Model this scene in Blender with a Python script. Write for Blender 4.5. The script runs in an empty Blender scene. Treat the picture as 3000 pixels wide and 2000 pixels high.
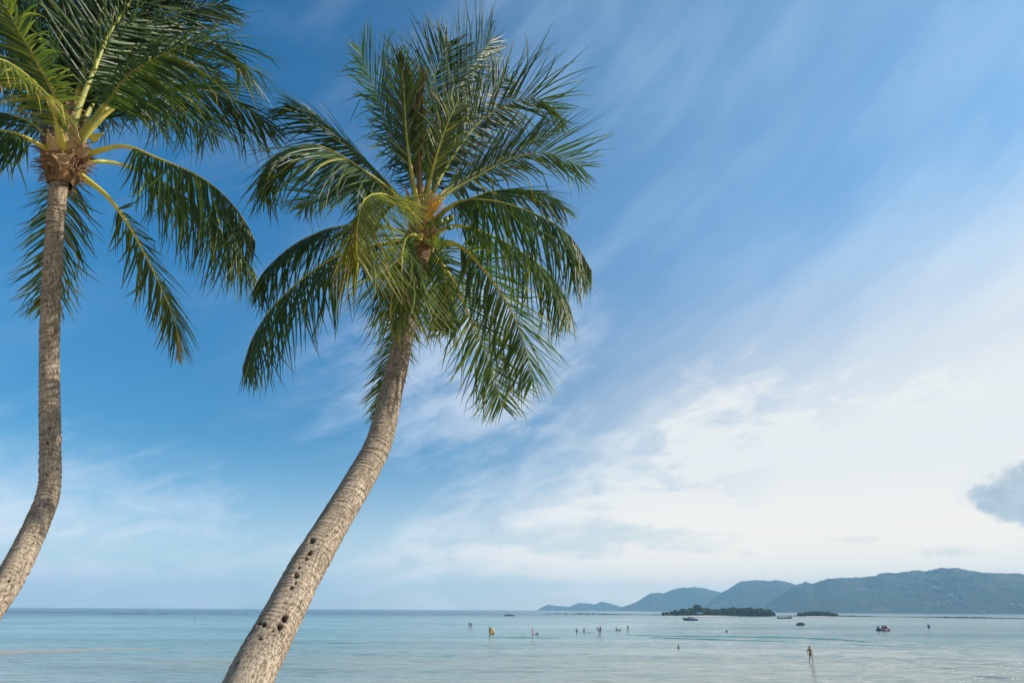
import bpy, bmesh, math, random
import numpy as np
from mathutils import Vector, Matrix, Quaternion, noise as mnoise

random.seed(7)
rng = np.random.default_rng(7)
scene = bpy.context.scene
C = scene.collection
R = math.radians

# ------------------------------------------------------------------ camera
CAM_H = 5.0
LENS = 22.0
PITCH, ROLL = R(23.16), R(0.30)
cam_data = bpy.data.cameras.new('camera')
cam_data.lens = LENS
cam_data.sensor_width = 36.0
cam_data.clip_start = 0.1
cam_data.clip_end = 40000.0
cam = bpy.data.objects.new('camera', cam_data)
C.objects.link(cam)
CAM_ROT = Matrix.Rotation(R(90) + PITCH, 3, 'X') @ Matrix.Rotation(ROLL, 3, 'Z')
CAM_POS = Vector((0, 0, CAM_H))
cam.matrix_world = Matrix.Translation(CAM_POS) @ CAM_ROT.to_4x4()
scene.camera = cam
FPX = LENS / 36.0 * 3000.0


def ray(px, py):
    """unit direction of the sight line through a point of the 3000 x 2000 photograph"""
    return (CAM_ROT @ Vector(((px - 1500) / FPX, -(py - 999) / FPX, -1.0))).normalized()


def at(px, py, dist):
    return CAM_POS + ray(px, py) * dist


def on_water(px, py, z=0.0):
    d = ray(px, py)
    return CAM_POS + d * ((z - CAM_H) / d.z)


def azel(px, py):
    d = ray(px, py)
    return math.atan2(d.x, d.y), math.asin(d.z)


# ------------------------------------------------------------------ world, sun, exposure
SUN_AZ, SUN_EL = R(90), R(31)          # azimuth from +Y (view) towards +X, elevation
SUN_DIR = Vector((math.cos(SUN_EL) * math.sin(SUN_AZ), math.cos(SUN_EL) * math.cos(SUN_AZ), math.sin(SUN_EL)))


class N:
    """small helper: float expressions as shader math nodes"""
    tree = None

    def __init__(self, s):
        self.s = s

    @staticmethod
    def op(o, *a, clamp=False):
        n = N.tree.nodes.new('ShaderNodeMath')
        n.operation = o
        n.use_clamp = clamp
        for i, v in enumerate(a):
            if isinstance(v, N):
                N.tree.links.new(v.s, n.inputs[i])
            else:
                n.inputs[i].default_value = v
        return N(n.outputs[0])

    def __add__(self, o): return N.op('ADD', self, o)
    def __radd__(self, o): return N.op('ADD', o, self)
    def __sub__(self, o): return N.op('SUBTRACT', self, o)
    def __rsub__(self, o): return N.op('SUBTRACT', o, self)
    def __mul__(self, o): return N.op('MULTIPLY', self, o)
    def __rmul__(self, o): return N.op('MULTIPLY', o, self)
    def __truediv__(self, o): return N.op('DIVIDE', self, o)


def nmax(a, b): return N.op('MAXIMUM', a, b)
def nmin(a, b): return N.op('MINIMUM', a, b)
def nclamp(a): return N.op('ADD', a, 0.0, clamp=True)


def smooth(a, lo, hi):
    n = N.tree.nodes.new('ShaderNodeMapRange')
    n.interpolation_type = 'SMOOTHSTEP'
    N.tree.links.new(a.s, n.inputs[0])
    n.inputs[1].default_value = lo
    n.inputs[2].default_value = hi
    return N(n.outputs[0])


def combine(x, y, z):
    n = N.tree.nodes.new('ShaderNodeCombineXYZ')
    for i, v in enumerate((x, y, z)):
        if isinstance(v, N):
            N.tree.links.new(v.s, n.inputs[i])
        else:
            n.inputs[i].default_value = v
    return n.outputs[0]


def noise_n(vec, scale, detail=4.0, rough=0.55, dist=0.0):
    n = N.tree.nodes.new('ShaderNodeTexNoise')
    N.tree.links.new(vec, n.inputs['Vector'])
    n.inputs['Scale'].default_value = scale
    n.inputs['Detail'].default_value = detail
    n.inputs['Roughness'].default_value = rough
    n.inputs['Distortion'].default_value = dist
    return N(n.outputs[0])


def curve_n(val, lo, hi, pts):
    """val mapped lo..hi -> curve through pts (values 0..1)"""
    n = N.tree.nodes.new('ShaderNodeFloatCurve')
    m = (val - lo) * (1.0 / (hi - lo))
    N.tree.links.new(m.s, n.inputs['Value'])
    c = n.mapping.curves[0]
    pts = sorted(((p[0] - lo) / (hi - lo), p[1]) for p in pts)
    while len(c.points) < len(pts):
        c.points.new(0.5, 0.5)
    for q, (a, b) in zip(c.points, pts):
        q.location = (a, b)
        q.handle_type = 'AUTO'
    n.mapping.update()
    return N(n.outputs[0])


def mixc(fac, a, b, mode='MIX'):
    n = N.tree.nodes.new('ShaderNodeMix')
    n.data_type = 'RGBA'
    n.blend_type = mode
    for sock, v in ((n.inputs['Factor'], fac), (n.inputs['A'], a), (n.inputs['B'], b)):
        if sock.type == 'RGBA' or sock.name in 'AB':
            pass
    fs = [s for s in n.inputs if s.name == 'Factor' and s.type == 'VALUE'][0]
    As = [s for s in n.inputs if s.name == 'A' and s.type == 'RGBA'][0]
    Bs = [s for s in n.inputs if s.name == 'B' and s.type == 'RGBA'][0]
    for sock, v in ((fs, fac), (As, a), (Bs, b)):
        if isinstance(v, N):
            N.tree.links.new(v.s, sock)
        elif hasattr(v, 'is_linked'):
            N.tree.links.new(v, sock)
        elif sock.type == 'VALUE':
            sock.default_value = v
        else:
            sock.default_value = (*v[:3], 1.0)
    return [s for s in n.outputs if s.type == 'RGBA'][0]


world = bpy.data.worlds.new('World')
scene.world = world
world.use_nodes = True
wt = world.node_tree
wt.nodes.clear()
N.tree = wt
tc = wt.nodes.new('ShaderNodeTexCoord')
sep = wt.nodes.new('ShaderNodeSeparateXYZ')
wt.links.new(tc.outputs['Generated'], sep.inputs[0])
dx, dy, dz = N(sep.outputs[0]), N(sep.outputs[1]), nmax(N(sep.outputs[2]), 0.004)
el = N.op('ARCSINE', dz)
az = N.op('ARCTAN2', dx, dy)
sky = wt.nodes.new('ShaderNodeTexSky')
sky.sky_type = 'NISHITA'
sky.sun_disc = False
sky.sun_elevation = SUN_EL
sky.sun_rotation = SUN_AZ
sky.altitude = 0.0
sky.air_density = 0.85
sky.dust_density = 0.45
sky.ozone_density = 2.2
wt.links.new(combine(dx, dy, dz), sky.inputs[0])
hs = wt.nodes.new('ShaderNodeHueSaturation')
hs.inputs['Hue'].default_value = 0.492
hs.inputs['Saturation'].default_value = 1.36
hs.inputs['Value'].default_value = 1.12
wt.links.new(sky.outputs[0], hs.inputs['Color'])
SKY_STRENGTH = 0.1
K = 1.0 / SKY_STRENGTH

# thin cirrus sheets, described over azimuth and elevation
ELS = 1.2
def edge_curve(px_pts, extra=()):
    pts = [(a, e / ELS) for a, e in (azel(*p) for p in px_pts)]
    return curve_n(az, -math.pi, math.pi, list(extra) + pts)

wisp_vec = combine(az * 2.4 - el * 1.6, el * 4.2 + az * -1.5, 0.0)
wisp = noise_n(wisp_vec, 1.9, 4.0, 0.52, 0.25)
streak_vec = combine(az * 1.0 + el * 2.0, el * 8.5 - az * 4.4, 0.7)
streak = noise_n(streak_vec, 2.2, 5.0, 0.56, 0.25)
flat_vec = combine(az * 2.2, el * 14.0 + az * 1.2, 3.1)
flat = noise_n(flat_vec, 1.6, 4.0, 0.5, 0.3)
puff = noise_n(combine(az * 9.0, el * 9.0, 1.7), 3.4, 5.0, 0.6, 0.0)

L1 = edge_curve([(0, 1340), (500, 1420), (860, 1545), (1010, 1570), (1200, 1500), (1450, 1400), (1560, 1335),
                 (1836, 1200), (2030, 1085), (2200, 1040), (2600, 975), (3000, 880)],
                extra=[(-3.1416, 0.20), (-1.6, 0.22), (1.2, 0.42), (2.0, 0.40), (3.1416, 0.20)]) * ELS
S1 = curve_n(az, -math.pi, math.pi, [(-3.14, 0.7), (-0.7, 0.97), (-0.3, 0.94), (-0.14, 0.86), (0.05, 0.86), (0.2, 0.92),
                                     (0.6, 0.95), (1.2, 0.94), (2.0, 0.8), (3.14, 0.7)])
feather = noise_n(combine(az * 5.0 + el * 3.0, el * 11.0 - az * 3.0, 9.2), 2.6, 6.0, 0.62, 0.5)
below = L1 - el
sheet = smooth(below + (streak - 0.5) * 0.13 + (feather - 0.5) * 0.15, -0.075, 0.15)
gaps = smooth(flat + (feather - 0.5) * 0.5, 0.30, 0.62)
sheet = sheet * S1 * (0.50 + 0.52 * nmax(gaps, 0.85 * smooth(below, 0.14, 0.03)))
# higher veil on the sun side, spread wide and thin
L2 = edge_curve([(1500, 1150), (1900, 1030), (2300, 850), (2600, 700), (3000, 480)],
                extra=[(-3.14, 0.1), (-1.2, 0.1), (1.1, 0.78), (2.0, 0.75), (3.14, 0.1)]) * ELS
veil = smooth(L2 - el + (streak - 0.5) * 0.09 + (wisp - 0.5) * 0.12, -0.12, 0.28) * 0.72 * smooth(az, -0.12, 0.42)
thin = smooth(az, -0.60, 0.70) * (0.27 + 0.10 * smooth(wisp, 0.35, 0.70))
# loose wisps, faint
loose = smooth(wisp + (streak - 0.5) * 0.22, 0.44, 0.84) * (0.17 - 0.11 * smooth(az, 0.0, 0.5))
mid = smooth(az, -0.50, -0.15) * (1.0 - smooth(az, 0.02, 0.25)) * smooth(el, 0.15, 0.25) * (1.0 - smooth(el, 0.42, 0.62)) \
    * smooth(wisp + (feather - 0.5) * 0.4, 0.36, 0.70) * 0.55
lowhaze = (1.0 - smooth(el, 0.0, 0.25)) * (0.46 + 0.20 * smooth(az, -0.5, 0.2))
cover = nclamp(nmax(nmax(sheet, veil), nmax(nmax(loose, mid), lowhaze)) + thin)
warm = smooth(az, -0.45, 0.32)
low = 1.0 - smooth(el, 0.0, 0.22)
vlow = 1.0 - smooth(el, 0.01, 0.11)
cl_cool = mixc(low, (0.44, 0.525, 0.66), mixc(vlow, (0.72, 0.69, 0.69), (0.56, 0.55, 0.59)))
hi_tint = smooth(el, 0.30, 0.62)
cl_warm = mixc(low, mixc(hi_tint, (0.59, 0.60, 0.595), (0.40, 0.56, 0.70)), (0.92, 0.79, 0.63))
cl = mixc(warm, cl_cool, cl_warm)
clk = mixc(1.0, cl, (K, K, K), 'MULTIPLY')
tone = 0.66 + 0.34 * smooth(el, 0.08, 0.60)
graded = mixc(1.0, hs.outputs[0], combine(tone * 0.70, tone * 1.0, tone * 1.03), 'MULTIPLY')
base = mixc(cover, graded, clk)
# a grey-blue cumulus with a bright rim, and a few small ragged low ones
def blob(px, py, ra, re, amp, soft=0.5, tex=None):
    a0, e0 = azel(px, py)
    u = (az - a0) * (1.0 / ra)
    v = (el - e0) * (1.0 / re)
    return smooth(1.0 - (u * u + v * v) + ((tex or puff) - 0.5) * amp, 0.0, soft)
puff2 = noise_n(combine(az * 26.0, el * 26.0, 4.4), 2.4, 6.0, 0.62, 0.3)
shade = smooth(noise_n(combine(az * 16.0, el * 24.0, 8.0), 2.0, 5.0, 0.6, 0.2), 0.3, 0.7)
tex = puff * 0.55 + puff2 * 0.45
cum = nmax(blob(3000, 1445, R(2.8), R(2.4), 2.8, 0.8, tex), blob(2910, 1455, R(1.7), R(1.3), 2.8, 0.75, tex))
rim = nmax(blob(2970, 1415, R(3.2), R(3.0), 2.8, 0.7, tex), blob(2875, 1435, R(2.0), R(1.6), 2.8, 0.7, tex))
base = mixc(rim * 0.55, base, (0.62 * K, 0.62 * K, 0.59 * K))
cumc = mixc(shade, (0.275 * K, 0.345 * K, 0.405 * K), (0.38 * K, 0.43 * K, 0.475 * K))
base = mixc(cum * 0.95, base, cumc)
rag = puff2 * 0.7 + flat * 0.3
small = nmax(nmax(blob(2070, 1612, R(1.3), R(0.35), 4.5, 1.6, rag), blob(2770, 1615, R(2.4), R(0.45), 4.5, 1.6, rag)),
             nmax(blob(2500, 1578, R(2.2), R(0.40), 4.5, 1.6, rag), blob(2180, 1618, R(1.0), R(0.3), 4.5, 1.6, rag)))
base = mixc(small * 0.38, base, (0.33 * K, 0.37 * K, 0.42 * K))
bg = wt.nodes.new('ShaderNodeBackground')
bg.inputs['Strength'].default_value = SKY_STRENGTH
wt.links.new(base, bg.inputs['Color'])
world.cycles.sampling_method = 'MANUAL'
world.cycles.sample_map_resolution = 256
wo = wt.nodes.new('ShaderNodeOutputWorld')
wt.links.new(bg.outputs[0], wo.inputs['Surface'])

sun_data = bpy.data.lights.new('sun', 'SUN')
sun_data.energy = 5.0
sun_data.angle = R(0.6)
sun_data.color = (1.0, 0.90, 0.76)
sun = bpy.data.objects.new('sun', sun_data)
sun.rotation_euler = SUN_DIR.to_track_quat('Z', 'Y').to_euler()
sun.location = (30, -10, 40)
C.objects.link(sun)

scene.view_settings.view_transform = 'Standard'
scene.view_settings.look = 'None'
scene.view_settings.exposure = 0.60
scene.view_settings.gamma = 1.0
scene.view_settings.use_curve_mapping = False
scene.render.engine = 'CYCLES'
scene.cycles.use_denoising = True
scene.cycles.max_bounces = 6
scene.cycles.diffuse_bounces = 3
scene.cycles.glossy_bounces = 3
scene.cycles.transmission_bounces = 3
scene.cycles.transparent_max_bounces = 6
scene.cycles.volume_bounces = 0
scene.cycles.caustics_reflective = False
scene.cycles.caustics_refractive = False
scene.cycles.sample_clamp_indirect = 6.0

# ------------------------------------------------------------------ helpers
def new_mat(name):
    m = bpy.data.materials.new(name)
    m.use_nodes = True
    t = m.node_tree
    t.nodes.clear()
    N.tree = t
    out = t.nodes.new('ShaderNodeOutputMaterial')
    p = t.nodes.new('ShaderNodeBsdfPrincipled')
    t.links.new(p.outputs[0], out.inputs['Surface'])
    return m, t, p, out


def set_in(p, name, v):
    s = p.inputs[name]
    if isinstance(v, N):
        N.tree.links.new(v.s, s)
    elif hasattr(v, 'is_linked'):
        N.tree.links.new(v, s)
    elif isinstance(v, tuple):
        s.default_value = (*v, 1.0)
    else:
        s.default_value = v


def coords(kind='Object'):
    n = N.tree.nodes.new('ShaderNodeTexCoord')
    return n.outputs[kind]


def position():
    n = N.tree.nodes.new('ShaderNodeNewGeometry')
    return n.outputs['Position']


def split(vec):
    n = N.tree.nodes.new('ShaderNodeSeparateXYZ')
    N.tree.links.new(vec, n.inputs[0])
    return N(n.outputs[0]), N(n.outputs[1]), N(n.outputs[2])


def bump(p, height, strength, distance):
    n = N.tree.nodes.new('ShaderNodeBump')
    n.inputs['Strength'].default_value = strength
    n.inputs['Distance'].default_value = distance
    N.tree.links.new(height.s, n.inputs['Height'])
    N.tree.links.new(n.outputs[0], p.inputs['Normal'])


_mats = {}
def plain(name, col, rough=0.6, metallic=0.0, spec=0.4, vary=0.18, scale=6.0):
    """plain painted / cloth / skin colour with a little mottling"""
    if name in _mats:
        return _mats[name]
    m, t, p, out = new_mat(name)
    v = noise_n(coords(), scale, 3.0)
    lo = tuple(c * (1 - vary) for c in col)
    hi = tuple(min(1, c * (1 + vary)) for c in col)
    set_in(p, 'Base Color', mixc(v, lo, hi))
    set_in(p, 'Roughness', rough)
    set_in(p, 'Metallic', metallic)
    set_in(p, 'Specular IOR Level', spec)
    _mats[name] = m
    return m


def link(name, mesh, parent=None):
    o = bpy.data.objects.new(name, mesh)
    C.objects.link(o)
    if parent is not None:
        o.parent = parent
    return o


def mesh_obj(name, verts, faces, mat, parent=None, smooth_shade=False):
    me = bpy.data.meshes.new(name)
    me.from_pydata([tuple(v) for v in verts], [], faces)
    me.update()
    if mat is not None:
        me.materials.append(mat)
    if smooth_shade:
        me.polygons.foreach_set('use_smooth', [True] * len(me.polygons))
    return link(name, me, parent)


def grid_obj(name, P, mat, parent=None, wrap_u=False, smooth_shade=True):
    """P: (rows, cols, 3) array -> quad sheet"""
    r, c = P.shape[:2]
    idx = np.arange(r * c).reshape(r, c)
    if wrap_u:
        nxt = np.roll(idx, -1, axis=1)
        q = np.stack([idx[:-1], nxt[:-1], nxt[1:], idx[1:]], -1).reshape(-1, 4)
    else:
        q = np.stack([idx[:-1, :-1], idx[:-1, 1:], idx[1:, 1:], idx[1:, :-1]], -1).reshape(-1, 4)
    me = bpy.data.meshes.new(name)
    me.vertices.add(r * c)
    me.vertices.foreach_set('co', P.reshape(-1).astype(np.float32))
    nq = len(q)
    me.loops.add(nq * 4)
    me.loops.foreach_set('vertex_index', q.reshape(-1).astype(np.int32))
    me.polygons.add(nq)
    me.polygons.foreach_set('loop_start', np.arange(0, nq * 4, 4, dtype=np.int32))
    me.polygons.foreach_set('loop_total', np.full(nq, 4, dtype=np.int32))
    me.update(calc_edges=True)
    me.validate()
    if smooth_shade:
        me.polygons.foreach_set('use_smooth', np.ones(nq, dtype=bool))
    if mat is not None:
        me.materials.append(mat)
    return link(name, me, parent)


def tag(o, label=None, category=None, group=None, kind=None):
    if label:
        o['label'] = label
    if category:
        o['category'] = category
    if group:
        o['group'] = group
    if kind:
        o['kind'] = kind
    return o


def empty(name, loc=(0, 0, 0), rz=0.0):
    o = bpy.data.objects.new(name, None)
    o.location = loc
    o.rotation_euler = (0, 0, rz)
    o.empty_display_size = 0.3
    C.objects.link(o)
    return o


def vnoise(x, y, seed=0.0, octaves=4, gain=0.5):
    """tiny value-noise fBm on numpy arrays, about -1..1"""
    def h(ix, iy):
        s = np.sin(ix * 127.1 + iy * 311.7 + seed * 74.7) * 43758.5453
        return s - np.floor(s)
    x = np.asarray(x, float)
    y = np.asarray(y, float)
    tot = np.zeros(np.broadcast(x, y).shape)
    amp, norm = 1.0, 0.0
    for o in range(octaves):
        ix, iy = np.floor(x), np.floor(y)
        fx, fy = x - ix, y - iy
        fx = fx * fx * (3 - 2 * fx)
        fy = fy * fy * (3 - 2 * fy)
        v = (h(ix, iy) * (1 - fx) + h(ix + 1, iy) * fx) * (1 - fy) + (h(ix, iy + 1) * (1 - fx) + h(ix + 1, iy + 1) * fx) * fy
        tot = tot + amp * (v * 2 - 1)
        norm += amp
        amp *= gain
        x, y = x * 2.03 + 17.3, y * 2.03 - 9.1
    return tot / norm


def spline(pts, n):
    """Catmull-Rom through pts, n samples evenly spread by arc length"""
    P = [Vector(p) for p in pts]
    P = [P[0] * 2 - P[1]] + P + [P[-1] * 2 - P[-2]]
    dense = []
    for i in range(1, len(P) - 2):
        p0, p1, p2, p3 = P[i - 1], P[i], P[i + 1], P[i + 2]
        for k in range(24):
            t = k / 24
            dense.append(0.5 * ((2 * p1) + (p2 - p0) * t + (2 * p0 - 5 * p1 + 4 * p2 - p3) * t * t + (3 * p1 - p0 - 3 * p2 + p3) * t ** 3))
    dense.append(P[-2])
    D = np.array([tuple(p) for p in dense])
    s = np.concatenate([[0], np.cumsum(np.linalg.norm(np.diff(D, axis=0), axis=1))])
    q = np.linspace(0, s[-1], n)
    return np.stack([np.interp(q, s, D[:, k]) for k in range(3)], -1), s[-1]

# ------------------------------------------------------------------ sea
def sea_material():
    m, t, p, out = new_mat('sea_water')
    pos = position()
    x, y, z = split(pos)
    d = N.op('SQRT', x * x + y * y)
    ang = x / nmax(y, 1.0)                                     # left (deep lagoon) to right (shallow, sandy)
    n1 = noise_n(combine(x * 0.006, y * 0.020, 0.0), 1.0, 4.0, 0.55, 0.4)
    n2 = noise_n(combine(x * 0.03, y * 0.09, 4.0), 1.0, 3.0, 0.5, 0.2)
    shallow = mixc(smooth(n2, 0.35, 0.7), (0.15, 0.20, 0.165), (0.23, 0.255, 0.195))
    turq = mixc(smooth(n1, 0.35, 0.65), (0.036, 0.145, 0.155), (0.095, 0.23, 0.205))
    deep = (0.006, 0.035, 0.08)
    far1 = smooth(d + (n1 - 0.5) * 60.0, 60.0, 150.0)
    open_sea = 1.0 - smooth(ang, -0.05, 0.30)
    far2 = smooth(d + (n1 - 0.5) * 380.0, 380.0, 760.0) * (0.25 + 0.75 * open_sea)
    c = mixc(far1, shallow, turq)
    c = mixc(far2, c, deep)
    set_in(p, 'Base Color', c)
    set_in(p, 'IOR', 1.333)
    set_in(p, 'Roughness', 0.06 + 0.10 * smooth(d, 60.0, 500.0))
    # ripples: long-crested wavelets, two directions
    w1 = noise_n(combine(x * 0.55 + y * 0.22, y * 1.7 - x * 0.10, 0.0), 0.8, 5.0, 0.62, 0.5)
    w2 = noise_n(combine(x * 0.18 - y * 0.05, y * 0.75 + x * 0.03, 7.0), 0.35, 4.0, 0.5, 0.3)
    calm = 0.35 + 0.65 * smooth(noise_n(combine(x * 0.012, y * 0.03, 2.0), 1.0, 3.0, 0.5, 0.3), 0.38, 0.62)
    h = (w1 + w2 * 1.4) * (calm + 2.6 * far2)
    bump(p, h, 1.0, 0.22)
    return m


SEA = sea_material()

WAVES = [  # little shoaling wave crests: photo points of the crest line, height, width
    ([(1790, 1857), (2000, 1862), (2300, 1866), (2480, 1874), (2660, 1886)], 0.17, 0.9),
    ([(1830, 1864), (2050, 1870), (2250, 1876), (2390, 1881)], 0.13, 0.9),
    ([(2440, 1884), (2560, 1889), (2660, 1893)], 0.08, 0.7),
    ([(2720, 1906), (2800, 1912), (2900, 1919), (3040, 1930)], 0.15, 0.7),
    ([(2740, 1890), (2810, 1895), (2860, 1898), (2960, 1907)], 0.10, 0.6),
    ([(2860, 1896), (2940, 1901)], 0.10, 0.5),
    ([(1420, 1865), (1520, 1866), (1600, 1867), (1660, 1867)], 0.14, 0.9),
    ([(2740, 1953), (2790, 1957), (2830, 1961)], 0.12, 0.45),
    ([(2800, 1971), (2880, 1978), (2960, 1984), (3050, 1994)], 0.10, 0.4),
    ([(300, 1894), (480, 1890), (700, 1884), (900, 1881)], 0.09, 0.8),
    ([(700, 1880), (860, 1879), (1000, 1880)], 0.07, 0.8),
    ([(40, 1888), (120, 1893), (260, 1894)], 0.09, 0.7),
    ([(900, 1881), (1000, 1882), (1100, 1881)], 0.08, 0.8),
    ([(1690, 1851), (1755, 1852)], 0.10, 0.7),
    ([(2390, 1938), (2470, 1942), (2520, 1944)], 0.06, 0.5),
    ([(460, 1925), (620, 1935), (700, 1942)], 0.05, 0.6),
    ([(2060, 1945), (2180, 1950)], 0.04, 0.5),
    ([(2720, 1980), (2800, 1986), (2860, 1988)], 0.06, 0.4),
    ([(380, 1840), (560, 1828), (700, 1829)], 0.09, 1.6),
    ([(940, 1831), (1060, 1832)], 0.09, 1.4),
]


def axis(parts):
    out = []
    for a, b, s0, s1 in parts:
        v, s = a, s0
        k = (s1 / s0)
        while v < b:
            out.append(v)
            f = (v - a) / (b - a)
            v += s0 * k ** f
    return out


ys = np.array(axis([(-20, 44, 4, 1), (44, 190, 0.20, 0.34), (190, 420, 0.5, 12), (420, 5800, 14, 300)]) + [5800.0])
xr = axis([(0, 130, 0.9, 1.6), (130, 6200, 3, 300)]) + [6200.0]
xs = np.array([-v for v in xr[:0:-1]] + xr)
GX, GY = np.meshgrid(xs, ys)
GZ = np.zeros_like(GX)
near = (GY > 44) & (GY < 330) & (np.abs(GX) < 330)
nx_, ny_ = GX[near], GY[near]
fade_ = np.clip((260 - np.hypot(nx_, ny_)) / 180, 0, 1)
nz_ = fade_ * (0.075 * vnoise(nx_ * 0.30 + ny_ * 0.05, ny_ * 0.85 - nx_ * 0.04, 3, 3) + 0.03 * vnoise(nx_ * 0.11 - ny_ * 0.03, ny_ * 0.30 + nx_ * 0.02, 8, 2))
GZ[near] = nz_
sea = grid_obj('sea', np.stack([GX, GY, GZ], -1), SEA)
tag(sea, 'calm pale turquoise sea with small ripples reaching the horizon', kind='structure')


# crests of the small shoaling waves: long low swells with a steeper side towards the beach
def wave_crest(pts, hgt, wid, seed):
    w = [Vector((*on_water(*q).xy, 0)) for q in pts]
    L0 = sum((a - b).length for a, b in zip(w, w[1:]))
    n = max(16, int(L0 / 0.5))
    path, L = spline(w, n)
    T = np.gradient(path, axis=0)
    T /= np.linalg.norm(T, axis=1)[:, None]
    Nf = np.stack([T[:, 1], -T[:, 0], 0 * T[:, 0]], -1)
    Nf *= np.where(np.sum(Nf * path, axis=1) > 0, -1, 1)[:, None]          # towards the beach
    u = np.linspace(0, 1, n)
    env = np.sin(math.pi * u) ** 0.6 * (0.72 + 0.35 * vnoise(u * L * 0.30, u * 0 + seed, seed, 3))
    sway = 0.5 * vnoise(u * L * 0.15, u * 0 + 3.3, seed + 1, 3)
    prof = [(1.15, -0.10), (0.75, -0.02), (0.50, 0.10), (0.30, 0.50), (0.15, 0.86), (0.0, 1.0), (-0.25, 0.90), (-0.7, 0.60), (-1.3, 0.25), (-2.0, 0.02), (-2.8, -0.12)]
    P = np.zeros((n, len(prof), 3))
    for j, (o_, h_) in enumerate(prof):
        P[:, j] = path + Nf * (o_ * wid + sway)[:, None]
        P[:, j, 2] = np.where(h_ < 0, h_ * 0.9, h_ * hgt * (1.5 if pts[0][1] < 1885 else 0.62) * env) - 0.02
    o = grid_obj('wave', P, SEA)
    tag(o, kind='structure')


for k, (pts, hgt, wid) in enumerate(WAVES):
    wave_crest(pts, hgt, wid, 20 + k)


# ------------------------------------------------------------------ beach under the palms (just below the frame) and the sand bar
def sand_material(name, a, b):
    m, t, p, out = new_mat(name)
    pos = position()
    v = noise_n(pos, 0.7, 6.0, 0.6)
    set_in(p, 'Base Color', mixc(v, a, b))
    set_in(p, 'Roughness', 0.85)
    bump(p, noise_n(pos, 9.0, 5.0, 0.6), 0.5, 0.03)
    return m


SAND = sand_material('beach_sand', (0.42, 0.35, 0.25), (0.56, 0.48, 0.36))
WET = sand_material('wet_sand', (0.28, 0.24, 0.18), (0.38, 0.325, 0.25))
WET.node_tree.nodes['Principled BSDF'].inputs['Roughness'].default_value = 0.3
bx = np.linspace(-140, 140, 120)
by = np.concatenate([np.linspace(-90, 0, 30), np.linspace(1, 46, 60)])
BX, BY = np.meshgrid(bx, by)
def beach_z(x, y):
    s = np.interp(y, [-90, -5, 4, 14, 24, 34, 46], [3.2, 2.9, 2.75, 2.1, 1.0, 0.05, -0.9])
    return s + 0.05 * vnoise(x * 0.35, y * 0.35, 5, 4)
BZ = beach_z(BX, BY)
beach = grid_obj('beach', np.stack([BX, BY, BZ], -1), SAND)
tag(beach, kind='structure')


def sand_bar():
    a, b = on_water(-320, 1914), on_water(470, 1898)
    n, k = 90, 18
    P = np.zeros((n, k, 3))
    for i in range(n):
        f = i / (n - 1)
        c = a.lerp(b, f)
        wd = 6.2 * (1 - f) ** 0.8 + 0.35
        wd *= 1 + 0.25 * float(vnoise(f * 14, 0.3, 4, 3))
        off = 1.2 * float(vnoise(f * 6, 2.3, 9, 3))
        for j in range(k):
            g = j / (k - 1) * 2 - 1
            hh = (0.15 * (1 - f) + 0.09) * (1 - g * g) - 0.03
            P[i, j] = (c.x, c.y + off + g * wd, hh + 0.012 * float(vnoise(f * 60, g * 4, 1, 3)))
    return grid_obj('sand_bar', P, WET)


tag(sand_bar(), kind='structure')


# ------------------------------------------------------------------ hills
def forest_material(name, a, b):
    m, t, p, out = new_mat(name)
    pos = position()
    v = noise_n(pos, 0.035, 6.0, 0.65)
    w = noise_n(pos, 0.006, 4.0, 0.6)
    c = mixc(smooth(v, 0.35, 0.68), a, b)
    c = mixc(smooth(w, 0.60, 0.72) * 0.5, c, (0.17, 0.16, 0.10))
    set_in(p, 'Base Color', c)
    set_in(p, 'Roughness', 0.9)
    set_in(p, 'Specular IOR Level', 0.1)
    return m


FOREST = forest_material('hill_forest', (0.020, 0.029, 0.018), (0.030, 0.041, 0.025))


def hill(name, sil, d_shore, d_ridge, d_back, seed, step=2.0, rows=70, label=None):
    sx = np.array([s[0] for s in sil], float)
    sy = np.array([s[1] for s in sil], float)
    px = np.arange(sx[0], sx[-1] + 1, step)
    py = np.interp(px, sx, sy)
    n = len(px)
    dirs = np.array([tuple(ray(a, b)) for a, b in zip(px, py)])
    flat_d = np.hypot(dirs[:, 0], dirs[:, 1])
    top = CAM_H + dirs[:, 2] / flat_d * d_ridge
    hx, hy = dirs[:, 0] / flat_d, dirs[:, 1] / flat_d
    v = np.concatenate([np.linspace(0, 1, rows), np.linspace(1.03, 2, 18)])
    D = np.where(v[:, None] <= 1, d_shore + (d_ridge - d_shore) * v[:, None], d_ridge + (d_back - d_ridge) * (v[:, None] - 1))
    D = D + np.zeros((1, n))
    X = hx[None] * D
    Y = hy[None] * D
    prof = np.where(v <= 1, np.sin(np.clip(v, 0, 1) * math.pi / 2) ** 1.25, np.cos(np.clip(v - 1, 0, 1) * math.pi / 2))
    H = top[None] * prof[:, None]
    sc = d_ridge
    w = (np.clip(v, 0, 1) * np.clip(1.25 - v, 0, 1) * 3)[:, None]
    spur = vnoise(X / sc * 14, Y / sc * 14, seed, 4)
    H = H * (1 + 0.33 * np.clip(w, 0, 1) * spur)
    crown = np.abs(vnoise(X / 9.0, Y / 9.0, seed + 3, 2))
    crown2 = vnoise(X / 22.0, Y / 22.0, seed + 5, 2)
    edge = np.clip(H / 6.0, 0, 1)
    H = H + edge * (crown * 5.0 + crown2 * 2.5 - 1.6)
    H[0] = -0.6
    H[-1] = -2
    o = grid_obj(name, np.stack([X, Y, H], -1), FOREST, smooth_shade=True)
    tag(o, label, kind='structure')
    return o


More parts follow.
